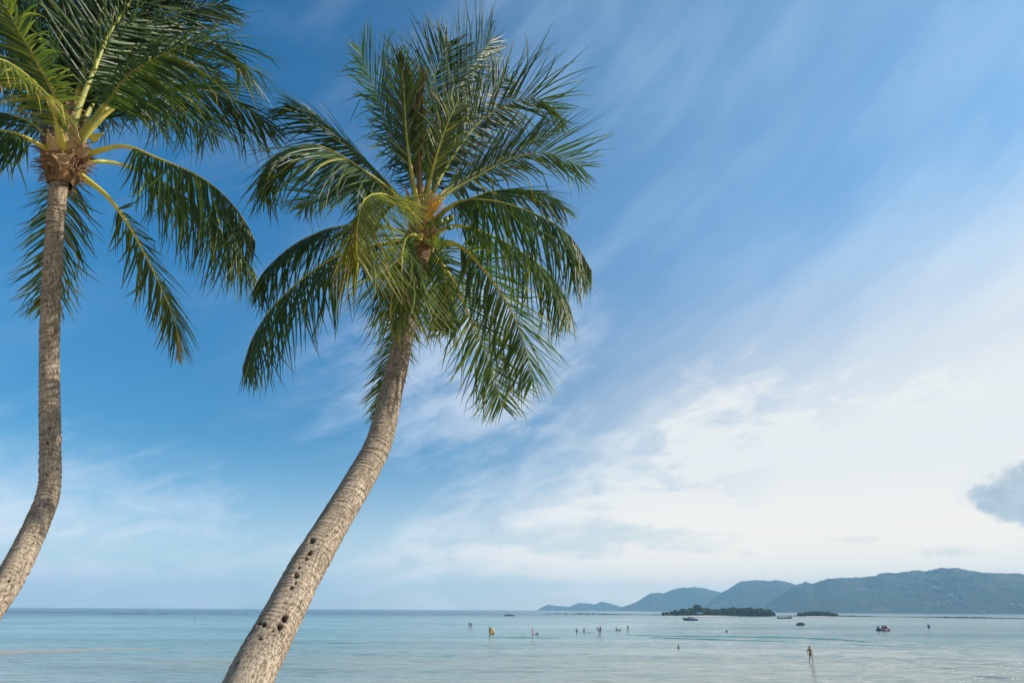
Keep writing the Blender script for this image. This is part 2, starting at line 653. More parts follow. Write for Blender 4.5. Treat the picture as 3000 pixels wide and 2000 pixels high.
hill('headland', [(1566, 1789), (1580, 1783), (1590, 1777), (1606, 1771), (1640, 1775), (1667, 1777), (1694, 1766), (1715, 1766),
                  (1742, 1769), (1762, 1759), (1790, 1767), (1820, 1776), (1850, 1784), (1880, 1790)],
     4200, 4600, 5000, 1, 1.5, 26)
hill('hill', [(1795, 1790), (1820, 1777), (1861, 1762), (1905, 1737), (1925, 1736), (1943, 1740), (1973, 1727), (2031, 1709), (2060, 1713),
              (2099, 1725), (2140, 1738), (2200, 1760), (2260, 1792)], 3600, 4100, 4600, 2, 1.5, 40)
hill('hill', [(2050, 1792), (2085, 1752), (2117, 1729), (2140, 1715), (2170, 1698), (2205, 1694), (2276, 1695), (2305, 1702), (2332, 1713),
              (2370, 1740), (2450, 1765), (2520, 1794)], 3000, 3600, 4100, 3, 1.5, 50)
hill('hill', [(2230, 1795), (2250, 1765), (2290, 1738), (2332, 1714), (2361, 1707), (2383, 1712), (2425, 1701), (2475, 1699), (2531, 1700),
              (2587, 1689), (2638, 1692), (2714, 1685), (2765, 1669), (2795, 1665), (2850, 1673), (2930, 1675), (2999, 1680), (3080, 1672),
              (3200, 1690), (3330, 1720), (3420, 1800)], 2350, 3000, 3600, 4, 1.5, 80)


# ------------------------------------------------------------------ haze
def build_haze():
    bm = bmesh.new()
    bmesh.ops.create_cube(bm, size=1.0)
    for v in bm.verts:
        v.co = Vector((v.co.x * 12800, 2850 + v.co.y * 6100, 101 + v.co.z * 206))
    me = bpy.data.meshes.new('haze')
    bm.to_mesh(me)
    bm.free()
    m = bpy.data.materials.new('haze_air')
    m.use_nodes = True
    t = m.node_tree
    t.nodes.clear()
    out = t.nodes.new('ShaderNodeOutputMaterial')
    v = t.nodes.new('ShaderNodeVolumePrincipled')
    v.inputs['Color'].default_value = (0.35, 0.69, 1.0, 1)
    v.inputs['Density'].default_value = 2.2e-4
    v.inputs['Anisotropy'].default_value = 0.0
    t.links.new(v.outputs[0], out.inputs['Volume'])
    me.materials.append(m)
    o = link('haze', me)
    tag(o, 'pale blue haze over the sea and hills', kind='stuff')
    return o


build_haze()

# ------------------------------------------------------------------ coconut palms
def bark_material():
    m, t, p, out = new_mat('palm_bark')
    uvn = t.nodes.new('ShaderNodeAttribute')
    uvn.attribute_name = 'trunk_uv'
    u, v, w = split(uvn.outputs['Vector'])           # u round the trunk (m), v along it (m), w 1 in a hole
    pos = position()
    big = noise_n(pos, 2.2, 5.0, 0.6)
    fine = noise_n(combine(u * 60.0, v * 14.0, w), 1.0, 5.0, 0.65)
    ring = noise_n(combine(u * 5.0, v * 70.0, 0.0), 1.0, 3.0, 0.6, 0.3)
    c = mixc(smooth(big, 0.25, 0.75), (0.29, 0.24, 0.185), (0.39, 0.33, 0.255))
    c = mixc(smooth(fine, 0.50, 0.75) * 0.28, c, (0.095, 0.075, 0.058))
    c = mixc(smooth(ring, 0.52, 0.74) * 0.32, c, (0.11, 0.085, 0.065))
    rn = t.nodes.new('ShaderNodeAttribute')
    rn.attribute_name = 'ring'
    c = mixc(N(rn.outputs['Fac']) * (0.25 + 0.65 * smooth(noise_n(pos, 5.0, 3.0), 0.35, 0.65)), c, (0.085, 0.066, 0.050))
    lich = smooth(noise_n(pos, 7.0, 4.0, 0.6), 0.60, 0.72)
    c = mixc(lich * 0.2, c, (0.38, 0.35, 0.29))
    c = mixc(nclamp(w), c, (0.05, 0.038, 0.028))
    set_in(p, 'Base Color', c)
    set_in(p, 'Roughness', 0.88)
    set_in(p, 'Specular IOR Level', 0.2)
    crack = noise_n(combine(u * 38.0, v * 7.0, 2.0), 1.0, 4.0, 0.6, 0.8)
    ck = 1.0 - smooth(N.op('ABSOLUTE', crack - 0.5), 0.0, 0.035)
    c = c
    h = fine * 0.35 + ring * 0.6 - ck * 1.3
    bump(p, h, 1.0, 0.018)
    return m


def leaf_material():
    m, t, p, out = new_mat('palm_leaf')
    a = t.nodes.new('ShaderNodeAttribute')
    a.attribute_name = 'tint'
    ramp = t.nodes.new('ShaderNodeValToRGB')
    t.links.new(a.outputs['Fac'], ramp.inputs[0])
    cr = ramp.color_ramp
    stops = [(0.0, (0.011, 0.033, 0.010)), (0.25, (0.026, 0.062, 0.010)), (0.5, (0.085, 0.125, 0.014)), (0.72, (0.27, 0.26, 0.045)),
             (0.86, (0.24, 0.16, 0.065)), (1.0, (0.075, 0.050, 0.034))]
    while len(cr.elements) < len(stops):
        cr.elements.new(0.5)
    for e, (q, c) in zip(cr.elements, stops):
        e.position = q
        e.color = (*c, 1)
    v = noise_n(position(), 9.0, 3.0)
    col = mixc(v * 0.5, ramp.outputs[0], (0.06, 0.10, 0.02))
    set_in(p, 'Base Color', ramp.outputs[0])
    set_in(p, 'Roughness', 0.42)
    set_in(p, 'Specular IOR Level', 0.42)
    tr = t.nodes.new('ShaderNodeBsdfTranslucent')
    bright = mixc(1.0, col, (2.4, 2.3, 1.1), 'MULTIPLY')
    t.links.new(bright, tr.inputs['Color'])
    mx = t.nodes.new('ShaderNodeMixShader')
    mx.inputs[0].default_value = 0.30
    t.links.new(p.outputs[0], mx.inputs[1])
    t.links.new(tr.outputs[0], mx.inputs[2])
    t.links.new(mx.outputs[0], out.inputs['Surface'])
    return m


def stalk_material(name, a, b, rough=0.5):
    m, t, p, out = new_mat(name)
    v = noise_n(position(), 6.0, 4.0)
    set_in(p, 'Base Color', mixc(smooth(v, 0.3, 0.7), a, b))
    set_in(p, 'Roughness', rough)
    bump(p, noise_n(position(), 60.0, 3.0), 0.3, 0.004)
    return m


BARK = bark_material()
LEAF = leaf_material()
STALK = stalk_material('frond_stalk', (0.16, 0.19, 0.035), (0.34, 0.31, 0.05))
STALK_Y = stalk_material('frond_stalk_yellow', (0.36, 0.34, 0.05), (0.48, 0.42, 0.07))
STALK_B = stalk_material('frond_stalk_brown', (0.16, 0.10, 0.05), (0.24, 0.16, 0.08), 0.8)
FIBRE = stalk_material('crown_fibre', (0.085, 0.046, 0.022), (0.25, 0.145, 0.065), 0.9)
SHEATH = stalk_material('leaf_sheath', (0.24, 0.165, 0.09), (0.40, 0.29, 0.165), 0.8)
FLOWER = stalk_material('palm_flower', (0.46, 0.24, 0.03), (0.58, 0.36, 0.05), 0.7)
NUT = stalk_material('green_coconut', (0.06, 0.10, 0.015), (0.11, 0.16, 0.025), 0.4)


def tube(path, radii, sides=8, up=None, flat=1.0):
    """path (n,3), radii (n) -> verts, faces; closed ends"""
    n = len(path)
    T = np.gradient(path, axis=0)
    T /= np.linalg.norm(T, axis=1)[:, None]
    V = []
    prev = None
    for i in range(n):
        t = T[i]
        if prev is None:
            a = np.array([0, 0, 1.0]) if abs(t[2]) < 0.9 else np.array([1.0, 0, 0])
            b = np.cross(t, a)
        else:
            b = prev - t * np.dot(prev, t)
        b /= np.linalg.norm(b)
        prev = b
        c = np.cross(t, b)
        for k in range(sides):
            g = 2 * math.pi * k / sides
            V.append(path[i] + radii[i] * (math.cos(g) * b + math.sin(g) * c * flat))
    F = []
    for i in range(n - 1):
        for k in range(sides):
            a = i * sides + k
            b = i * sides + (k + 1) % sides
            F.append((a, b, b + sides, a + sides))
    F.append(tuple(range(sides - 1, -1, -1)))
    F.append(tuple((n - 1) * sides + k for k in range(sides)))
    return V, F


def project(P):
    """world points -> photo pixels (3000 wide) and distance"""
    M = np.array(CAM_ROT).T
    L = (np.asarray(P) - np.array(CAM_POS)) @ M.T
    return 1500 + FPX * L[:, 0] / -L[:, 2], 999 - FPX * L[:, 1] / -L[:, 2], np.linalg.norm(L, axis=1)


def trunk(parent, spec, holes, seed, ring0, ring1):
    """spec: (px, py, width in photo px, distance) from the crown downwards"""
    pts, rad = [], []
    for i, (x, y, wpx, d) in enumerate(spec):
        j0, j1 = max(0, i - 1), min(len(spec) - 1, i + 1)
        tx, ty = spec[j1][0] - spec[j0][0], spec[j1][1] - spec[j0][1]
        L = math.hypot(tx, ty)
        nx, ny = -ty / L, tx / L
        pts.append(at(x, y, d))
        rad.append((at(x + nx * wpx / 2, y + ny * wpx / 2, d) - at(x - nx * wpx / 2, y - ny * wpx / 2, d)).length / 2)
    # carry the trunk down to the sand, curving towards upright and flaring
    d = (pts[-1] - pts[-2]).normalized()
    while True:
        d = (d + Vector((0, 0, -0.10))).normalized()
        q = pts[-1] + d * 0.45
        pts.append(q)
        g = float(beach_z(q.x, q.y))
        rad.append(rad[-1] * (1.03 if q.z - g > 0.7 else 1.10))
        if q.z < g - 0.35:
            break
    n_rows = int(sum((a - b).length for a, b in zip(pts, pts[1:])) / 0.010)
    path, L = spline(pts, n_rows)
    s_ctrl = np.concatenate([[0], np.cumsum([(a - b).length for a, b in zip(pts, pts[1:])])])
    s = np.linspace(0, L, n_rows)
    r = np.interp(s, s_ctrl / s_ctrl[-1] * L, rad)
    k = np.ones(25) / 25
    r = np.convolve(np.pad(r, 12, mode='edge'), k, 'valid')
    sides = 112
    V, F = tube(path, r, sides)
    V = np.array(V).reshape(n_rows, sides, 3)
    ctr = path[:, None]
    out = V - ctr
    out /= np.linalg.norm(out, axis=2)[:, :, None]
    # leaf-scar rings: irregular steps
    th = np.linspace(0, 2 * math.pi, sides, endpoint=False)[None]
    gap = ring0 + (ring1 - ring0) * (s / L)
    ph = np.cumsum(0.010 / gap * (1 + 0.5 * vnoise(s * 2.1, s * 0, seed, 2)))[:, None]
    tilt = 0.55 * np.sin(th + ph * 0.9) + 0.35 * vnoise(np.cos(th) * 1.5 + ph * 0.5, np.sin(th) * 1.5 + ph * 0.31, seed + 2, 3)
    f = (ph + tilt) % 1.0
    cell = np.floor(ph + tilt)
    amp = 0.010 + 0.009 * vnoise(cell * 3.7, np.cos(th) * 1.2 + cell, seed + 4, 2)
    saw = np.where(f < 0.82, f / 0.82, (1 - f) / 0.18) - 0.5
    lump = 0.012 * vnoise(np.cos(th) * 1.2 + s[:, None] * 1.3, np.sin(th) * 1.2 + s[:, None] * 0.9, seed + 6, 3)
    grain = 0.0028 * vnoise(np.cos(th) * 14 + s[:, None] * 8, np.sin(th) * 14 - s[:, None] * 25, seed + 8, 3)
    disp = saw * amp * 1.45 * np.interp(s / L, [0, .5, 1], [1, .85, .6])[:, None] + lump + grain
    # old woodpecker / peg holes, pressed into the side that faces the shore path
    px, py, dist = project(V.reshape(-1, 3))
    facing = np.einsum('ijk,ijk->ij', out, np.array(CAM_POS)[None, None] - V).reshape(-1) > 0
    hole = np.zeros(len(px))
    for hx, hy, hr, hl in holes:
        e = ((px - hx) / hr) ** 2 + ((py - hy) / hl) ** 2
        wob = 1 + 0.5 * vnoise(px * 0.21, py * 0.21, hx, 2)
        hole = np.maximum(hole, np.where(facing, np.clip(1.15 - e * wob, 0, 1), 0))
    hole = hole.reshape(n_rows, sides)
    disp = disp - 0.075 * hole ** 0.7
    V = V + out * disp[:, :, None]
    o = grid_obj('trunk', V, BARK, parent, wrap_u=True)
    at_ = o.data.attributes.new('trunk_uv', 'FLOAT_VECTOR', 'POINT')
    rr = r[:, None]
    uu = np.abs(((th / (2 * math.pi)) * 2 - 1)) * math.pi * rr          # mirrored so it closes round the trunk
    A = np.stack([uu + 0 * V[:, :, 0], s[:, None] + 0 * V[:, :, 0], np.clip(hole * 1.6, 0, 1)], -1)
    at_.data.foreach_set('vector', A.reshape(-1).astype(np.float32))
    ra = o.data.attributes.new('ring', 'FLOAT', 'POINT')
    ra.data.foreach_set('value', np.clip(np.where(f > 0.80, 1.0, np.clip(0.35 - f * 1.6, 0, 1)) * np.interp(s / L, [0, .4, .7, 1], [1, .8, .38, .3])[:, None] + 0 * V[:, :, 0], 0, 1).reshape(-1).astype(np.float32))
    return o


def leaflets_of(path, T, S, Nn, length, st, rnd):
    """list of (verts, faces, tint per vert) for one frond"""
    out = []
    n = len(path)
    t = st['t0']
    spacing = st['spacing'] / length
    while t < 0.995:
        f = (t - st['t0']) / (1 - st['t0'])
        for side in (-1, 1):
            if rnd.random() < st['gap']:
                continue
            tt = min(0.998, max(0, t + rnd.uniform(-0.3, 0.3) * spacing))
            i = tt * (n - 1)
            i0 = int(i)
            i1 = min(n - 1, i0 + 1)
            w = i - i0
            p = path[i0] * (1 - w) + path[i1] * w
            Ti, Si, Ni = T[i0], S[i0], Nn[i0]
            prof = (0.62 + 0.38 * min(1, f / 0.25)) * (1 - 0.42 * max(0, (f - 0.55) / 0.45) ** 1.6)
            prof *= 1 - 0.5 * max(0, (f - 0.82) / 0.18)
            L = 1.36 * st['len'] * prof * rnd.uniform(0.85, 1.12)
            a = R(st['a0'] + (st['a1'] - st['a0']) * f + rnd.gauss(0, 3.0))
            v = R(st['v'] + rnd.gauss(0, 6))
            d = Ti * math.cos(a) + math.sin(a) * (side * Si * math.cos(v) + Ni * math.sin(v))
            d /= np.linalg.norm(d)
            W = Ti - d * np.dot(Ti, d)
            W /= np.linalg.norm(W) + 1e-9
            bn = np.cross(d, W)
            tw = R(rnd.gauss(st['blade'], 16)) * side
            W = W * math.cos(tw) + bn * math.sin(tw)
            wd = st['wid'] * rnd.uniform(0.75, 1.15) * (0.75 + 0.25 * (1 - f))
            seg = 5
            q = p.copy()
            dr = 0.8 * st['droop'] * rnd.uniform(0.6, 1.4)
            kink = seg + 1
            if rnd.random() < st['kink']:
                kink = rnd.randint(2, 4)
            vs, tn = [], []
            ti = min(1, max(0, st['tint'] + rnd.gauss(0, st['tvar']) + (0.25 if rnd.random() < 0.09 else 0)))
            if f > st['dead_tip']:
                ti = min(1, max(ti, 0.66 + 0.3 * rnd.random()))
            curl = rnd.gauss(0, 0.09)
            for k in range(seg + 1):
                u = k / seg
                ww = wd * (0.55 + 0.45 * min(1, u / 0.18)) * (1 - u ** 2.2) + 0.0025
                bn = np.cross(d, W)
                fold = 0.28 * ww
                vs += [q - W * ww / 2 + bn * fold, q, q + W * ww / 2 + bn * fold]
                tv = min(1, ti + (0.55 * rnd.random() if (k >= seg - 1 and rnd.random() < 0.35) else 0))
                tn += [tv] * 3
                q = q + d * (L / seg)
                g = dr * (0.35 + u)
                if k == kink:
                    g += 1.5
                d = d + np.array([0, 0, -1.0]) * g + W * curl
                d /= np.linalg.norm(d)
                W = W - d * np.dot(W, d)
                W /= np.linalg.norm(W) + 1e-9
            fs = []
            for k in range(seg):
                b = k * 3
                fs += [(b, b + 1, b + 4, b + 3), (b + 1, b + 2, b + 5, b + 4)]
            out.append((vs, fs, tn))
        t += spacing
    return out


def set_tint(me, tn):
    a = me.attributes.new('tint', 'FLOAT', 'POINT')
    a.data.foreach_set('value', np.array(tn, dtype=np.float32))


STYLE = dict(trim=1.0, t0=0.20, spacing=0.039, len=0.92, a0=62, a1=28, v=8, blade=12, wid=0.040, droop=0.10, face=0.0, kink=0.12, gap=0.03, tint=0.20,
             tvar=0.07, dead_tip=2.0, twist=0, stalk=None, w0=0.10, split=False, label=None)


def frond(parent, ctrl, seed, **kw):
    """ctrl: (px, py, distance) from the crown outwards"""
    st = dict(STYLE)
    st.update(kw)
    rnd = random.Random(seed)
    path, L = spline([at(*c) for c in ctrl], 64)
    path, L = spline([Vector(q) for q in path[:int(64 * st['trim']):3]], 64)
    T = np.gradient(path, axis=0)
    T /= np.linalg.norm(T, axis=1)[:, None]
    ch = path[int(len(path) * 0.8)] - path[0]
    h = np.array([ch[0], ch[1], 0.0])
    h /= np.linalg.norm(h)
    S0 = np.cross(h, np.array([0, 0, 1.0]))
    S = S0[None] - T * (T @ S0)[:, None]
    S /= np.linalg.norm(S, axis=1)[:, None]
    if st['face'] > 0:                                  # the blade has turned towards the shore
        vd = path - np.array(CAM_POS)[None]
        vd /= np.linalg.norm(vd, axis=1)[:, None]
        Sf = np.cross(T, vd)
        Sf /= np.linalg.norm(Sf, axis=1)[:, None] + 1e-9
        if np.sum(Sf * S) < 0:
            Sf = -Sf
        S = S * (1 - st['face']) + Sf * st['face']
        S = S - T * np.sum(S * T, axis=1)[:, None]
        S /= np.linalg.norm(S, axis=1)[:, None]
    Nn = np.cross(S, T)
    tws = R(st['twist']) * np.linspace(0.3, 1.0, len(path))[:, None]
    S, Nn = S * np.cos(tws) + Nn * np.sin(tws), Nn * np.cos(tws) - S * np.sin(tws)
    u = np.linspace(0, 1, len(path))
    rr = 0.5 * (0.010 + st['w0'] * (1 - u) ** 1.6 + 0.9 * st['w0'] * np.exp(-u * 16))
    # flattened stalk section
    V, F = [], []
    for i in range(len(path)):
        for k in range(8):
            g = 2 * math.pi * k / 8
            V.append(path[i] + rr[i] * (math.cos(g) * S[i] + 0.62 * math.sin(g) * Nn[i]))
    for i in range(len(path) - 1):
        for k in range(8):
            a, b = i * 8 + k, i * 8 + (k + 1) % 8
            F.append((a, b, b + 8, a + 8))
    F += [tuple(range(7, -1, -1)), tuple(len(V) - 8 + k for k in range(8))]
    o = mesh_obj('frond', V, F, st['stalk'] or STALK, parent, True)
    if st['label']:
        o['label'] = st['label']
    lf = leaflets_of(path, T, S, Nn, L, st, rnd)
    if st['split']:
        for vs, fs, tn in lf:
            q = mesh_obj('leaflet', vs, fs, LEAF, o, True)
            set_tint(q.data, tn)
    else:
        vs, fs, tn = [], [], []
        for a, b, c in lf:
            k = len(vs)
            vs += a
            fs += [tuple(i + k for i in f) for f in b]
            tn += c
        q = mesh_obj('leaflets', vs, fs, LEAF, o, True)
        set_tint(q.data, tn)
        q['kind'] = 'stuff'
    return o


def ellipsoid(name, c, r, mat, parent, seed=0, sub=2, lump=0.06):
    bm = bmesh.new()
    bmesh.ops.create_icosphere(bm, subdivisions=sub, radius=1.0)
    for v in bm.verts:
        k = 1 + lump * mnoise.noise(v.co * 2.3 + Vector((seed, 0, 0)))
        v.co = Vector((v.co.x * r[0] * k, v.co.y * r[1] * k, v.co.z * r[2] * k)) + Vector(c)
    me = bpy.data.meshes.new(name)
    bm.to_mesh(me)
    bm.free()
    me.materials.append(mat)
    me.polygons.foreach_set('use_smooth', [True] * len(me.polygons))
    return link(name, me, parent)


def fibre_collar(parent, axis_pts, radii, seed, strands=160):
    """matted brown fibre wrapped round the top of the trunk, with hanging strands"""
    rnd = random.Random(seed)
    path, L = spline(axis_pts, 40)
    r = np.interp(np.linspace(0, 1, 40), np.linspace(0, 1, len(radii)), radii)
    sides = 64
    V, F = tube(path, r, sides)
    V = np.array(V).reshape(40, sides, 3)
    o_ = V - path[:, None]
    o_ /= np.linalg.norm(o_, axis=2)[:, :, None] + 1e-9
    th = np.linspace(0, 2 * math.pi, sides, endpoint=False)[None]
    s = np.linspace(0, L, 40)[:, None]
    dsp = 0.045 * vnoise(np.cos(th) * 2 + s * 4, np.sin(th) * 2 + s * 3, seed, 4) + 0.02 * vnoise(np.cos(th) * 9 + s * 11, np.sin(th) * 9, seed + 1, 3)
    V = V + o_ * dsp[:, :, None]
    o = grid_obj('crown_fibre', V, FIBRE, parent, wrap_u=True, smooth_shade=False)
    vs, fs = [], []
    for k in range(strands):
        i, j = rnd.randint(2, 36), rnd.randint(0, sides - 1)
        p = Vector(V[i, j])
        n = Vector(o_[i, j])
        d = (n * 0.9 + Vector((rnd.gauss(0, .5), rnd.gauss(0, .5), rnd.gauss(-0.3, .6)))).normalized()
        q = p + d * rnd.uniform(0.05, 0.16)
        w = d.cross(n).normalized() * rnd.uniform(0.004, 0.014) if d.cross(n).length > 1e-3 else Vector((0.006, 0, 0))
        z = q + Vector((0, 0, -rnd.uniform(0.01, 0.09))) + d * 0.03
        b = len(vs)
        vs += [p - w, p + w, q + w * 0.8, q - w * 0.8, z]
        fs += [(b, b + 1, b + 2, b + 3), (b + 3, b + 2, b + 4)]
    st = mesh_obj('fibre_strands', vs, fs, FIBRE, o)
    st['kind'] = 'stuff'
    return o


def sheath(parent, base, tip, width, mat, seed, name='leaf_sheath', bend=0.15):
    """a boat-shaped spathe or torn leaf base"""
    rnd = random.Random(seed)
    b, t = Vector(base), Vector(tip)
    ax = t - b
    side = ax.cross(CAM_POS - b).normalized()
    nrm = side.cross(ax).normalized()
    rows, cols = 14, 7
    P = np.zeros((rows, cols, 3))
    for i in range(rows):
        u = i / (rows - 1)
        w = width * (0.45 + 0.55 * math.sin(math.pi * min(1, u * 1.15 + 0.12))) * (1 - u ** 3) + 0.004
        for j in range(cols):
            g = j / (cols - 1) * 2 - 1
            P[i, j] = b + ax * u + side * (g * w / 2) - nrm * (0.30 * w * (1 - g * g)) + nrm * bend * ax.length * u * u \
                + nrm * 0.012 * float(vnoise(u * 6, g * 2, seed, 2))
    o = grid_obj(name, P, mat, parent)
    md = o.modifiers.new('thickness', 'SOLIDIFY')
    md.thickness = 0.012
    return o


# ---- the middle palm
DB = 11.4
B = empty('coconut_palm', (0, 0, 0))
tag(B, 'tall leaning coconut palm with peck holes down its trunk, whole crown in view', 'palm tree', 'coconut palms leaning over the beach')
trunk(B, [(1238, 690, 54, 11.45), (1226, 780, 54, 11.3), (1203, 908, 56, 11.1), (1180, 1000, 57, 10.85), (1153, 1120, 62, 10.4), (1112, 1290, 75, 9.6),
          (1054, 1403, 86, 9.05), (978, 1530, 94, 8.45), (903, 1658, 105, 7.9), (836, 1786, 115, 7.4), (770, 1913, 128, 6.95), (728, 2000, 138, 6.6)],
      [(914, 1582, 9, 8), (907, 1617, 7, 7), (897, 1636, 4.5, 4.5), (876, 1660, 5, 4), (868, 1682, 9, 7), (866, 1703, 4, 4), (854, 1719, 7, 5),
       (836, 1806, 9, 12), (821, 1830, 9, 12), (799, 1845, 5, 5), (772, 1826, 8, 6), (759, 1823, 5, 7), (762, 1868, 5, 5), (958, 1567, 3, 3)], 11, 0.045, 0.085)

def fb(pts, seed, **kw):
    return frond(B, [(x, y, DB + d) for x, y, d in pts], seed, **kw)

# behind first
fb([(1232, 690, .1), (1225, 780, .5), (1195, 900, 1.1), (1150, 1050, 1.5), (1110, 1180, 1.6), (1085, 1285, 1.6)], 1, t0=.12, droop=0.12, v=-5, tint=.32, a0=42, len=0.6, face=0.3, trim=0.94)
fb([(1240, 690, .1), (1287, 725, .7), (1305, 800, 1.3), (1298, 880, 1.6), (1285, 960, 1.7)], 2, tint=.36, droop=0.12, len=0.6)
fb([(1228, 660, .1), (1150, 590, .9), (1060, 552, 1.8), (960, 560, 2.5), (880, 610, 2.9)], 3, tint=.12, droop=0.12)
fb([(1232, 650, .1), (1190, 480, .9), (1146, 402, 1.4), (1102, 277, 2.0), (1062, 175, 2.3), (1028, 70, 2.5)], 4, a0=58, a1=38, v=4, droop=0.03, tint=.17, len=1.05, kink=.05, face=0.3, trim=0.92)
fb([(1236, 640, 0), (1231, 470, .6), (1254, 300, 1.2), (1295, 165, 1.7), (1360, 40, 2.1)], 5, a0=52, a1=32, v=4, droop=0.03, tint=.18, len=1.05, trim=0.86)
fb([(1240, 640, .1), (1262, 480, .8), (1325, 300, 1.6), (1379, 202, 2.1), (1440, 115, 2.5), (1500, 20, 2.9)], 6, a0=62, a1=40, v=4, droop=0.03, tint=.16, len=1.1, twist=0, split=True, trim=0.9)
fb([(1245, 640, .1), (1300, 560, .5), (1437, 482, 1.3), (1560, 412, 1.9), (1650, 360, 2.2)], 7, tint=.24, droop=0.03, len=0.6, twist=0, a0=62, a1=40, v=4)
fb([(1243, 645, .3), (1300, 470, 1.2), (1390, 320, 2.0), (1470, 235, 2.6), (1535, 190, 2.9)], 25, tint=.18, face=.7, a0=60, a1=38, droop=.05, len=.9, tvar=.12, kink=.2, trim=0.92, gap=0.15)
# closed and half-open spear leaves, the dry brown middle
fb([(1234, 640, 0), (1222, 480, .1), (1205, 300, .3), (1191, 150, .4), (1188, 100, .45)], 8, a0=5, a1=3, tint=1.0, tvar=0.02, droop=0.12, v=-5, len=0.5, spacing=.03, stalk=STALK_B, label='dry brown closed spear frond in the middle of the crown', kink=0.35, gap=0.2, trim=0.84)
fb([(1236, 640, -.1), (1232, 520, -.1), (1228, 400, 0), (1232, 300, .1), (1240, 225, .2)], 9, a0=12, a1=6, tint=0.98, tvar=0.04, droop=0.12, v=-5, len=0.45, spacing=.045, stalk=STALK_B, kink=.4, t0=.3, gap=0.15)
fb([(1230, 640, -.1), (1205, 500, -.2), (1190, 380, -.1), (1183, 250, 0), (1175, 180, 0)], 10, a0=42, a1=10, tint=0.12, tvar=.12, droop=0.12, len=0.6, t0=.35, gap=.3)
fb([(1240, 640, -.1), (1262, 520, -.3), (1290, 420, -.3), (1320, 340, -.2), (1345, 290, 0)], 11, a0=42, a1=30, tint=.30, tvar=.2, droop=0.12, len=0.45, t0=.3, kink=.5)
# right side
fb([(1248, 660, .3), (1340, 598, 1.0), (1450, 558, 1.7), (1560, 562, 2.2), (1655, 610, 2.5)], 27, tint=.16, v=-40, droop=.2, len=.9)
fb([(1240, 650, 0), (1294, 513, .3), (1387, 375, .9), (1459, 320, 1.2), (1539, 288, 1.3), (1590, 295, 1.3), (1640, 335, 1.2)], 13, t0=.3, a0=62, a1=40, v=4, droop=0.03, tint=.19, len=1.1, twist=0)
fb([(1246, 655, 0), (1300, 575, .1), (1380, 525, .4), (1503, 462, .7), (1606, 448, .8), (1712, 492, .8)], 14, t0=.22, a0=62, a1=40, droop=0.03, tint=.22, len=1.05, twist=0, v=4)
fb([(1250, 668, -.1), (1338, 594, -.4), (1440, 588, -.8), (1567, 626, -1.0), (1669, 690, -1.0), (1735, 795, -.9)], 15, t0=.2, v=-62, droop=0.34, tint=.17, len=0.95, a0=70, a1=34)
fb([(1252, 699, 0), (1338, 661, -.1), (1465, 702, 0), (1593, 786, .1), (1660, 883, .2), (1676, 985, .2)], 16, v=-52, droop=0.26, tint=.30, len=0.95, stalk=STALK_Y, a0=70, a1=34, trim=0.94)
fb([(1251, 709, -.1), (1338, 716, -.4), (1414, 786, -.6), (1491, 898, -.7), (1540, 1020, -.6), (1565, 1180, -.4)], 17, v=-30, droop=0.14, tint=.26, len=0.95, a0=60, stalk=STALK_Y, face=0.5, a1=34, trim=0.94)
fb([(1254, 735, 0), (1317, 806, .4), (1379, 934, .9), (1440, 1077, 1.2), (1467, 1170, 1.3), (1488, 1250, 1.3)], 18, v=-5, droop=0.08, tint=.24, tvar=.14, len=0.95, a0=58, stalk=STALK_Y, kink=.2, a1=36, trim=0.94)
# left side
fb([(1228, 640, .1), (1146, 549, .4), (1079, 478, .8), (1012, 412, 1.1), (950, 365, 1.2), (892, 326, 1.2), (840, 308, 1.1)], 19, v=-30, droop=0.16, tint=.14, len=0.95, kink=.15, twist=0)
fb([(1228, 655, -.1), (1146, 560, -.3), (1057, 493, -.5), (985, 448, -.6), (914, 422, -.6), (847, 435, -.5), (789, 470, -.4), (752, 540, -.3)], 20, v=-62, droop=0.34, tint=.15, len=0.95, split=True, a0=70, a1=34)
fb([(1228, 690, 0), (1110, 662, .2), (1000, 664, .6), (935, 680, .9), (853, 722, 1.1), (777, 790, 1.1), (738, 856, 1.0)], 21, v=-62, droop=0.34, tint=.16, len=0.95, a0=70, a1=34)
fb([(1230, 715, -.1), (1110, 715, -.5), (1006, 742, -.6), (904, 803, -.5), (802, 895, -.3), (741, 987, -.1), (710, 1078, 0)], 22, v=-62, droop=0.34, tint=.14, len=0.95, a0=70, a1=34)
# hanging in front
fb([(1234, 700, -.2), (1190, 692, -.6), (1152, 745, -.9), (1132, 840, -1.0), (1126, 925, -.9)], 28, t0=.14, tint=.28, v=-20, face=.5, droop=.12, len=.78, w0=.06)
fb([(1244, 705, -.2), (1274, 722, -.5), (1298, 790, -.8), (1310, 880, -.9), (1318, 955, -.8)], 29, t0=.14, tint=.30, v=-20, face=.5, droop=.12, len=.72, w0=.06)
fb([(1234, 670, -.2), (1190, 605, -.9), (1125, 568, -1.7), (1072, 580, -2.3), (1050, 640, -2.6), (1046, 710, -2.7), (1050, 770, -2.7)], 23, t0=0.34, v=-42, droop=0.1, tint=0.56, tvar=0.04, len=1.05, a0=60, a1=30, stalk=STALK_Y, wid=0.034, spacing=0.03,
   label='young yellow-green frond arching out of the crown', face=0.3, kink=0, w0=0.06)
fb([(1236, 690, -.2), (1196, 690, -1.0), (1178, 750, -1.6), (1180, 847, -1.9), (1190, 908, -1.9), (1184, 985, -1.9)], 24, t0=0.1, v=-5, droop=0.06, tint=0.44, tvar=0.05, len=1.05, a0=42, a1=20, stalk=STALK_Y, wid=.036, spacing=0.032, trim=0.9, kink=0.02, face=1.0, w0=0.05)
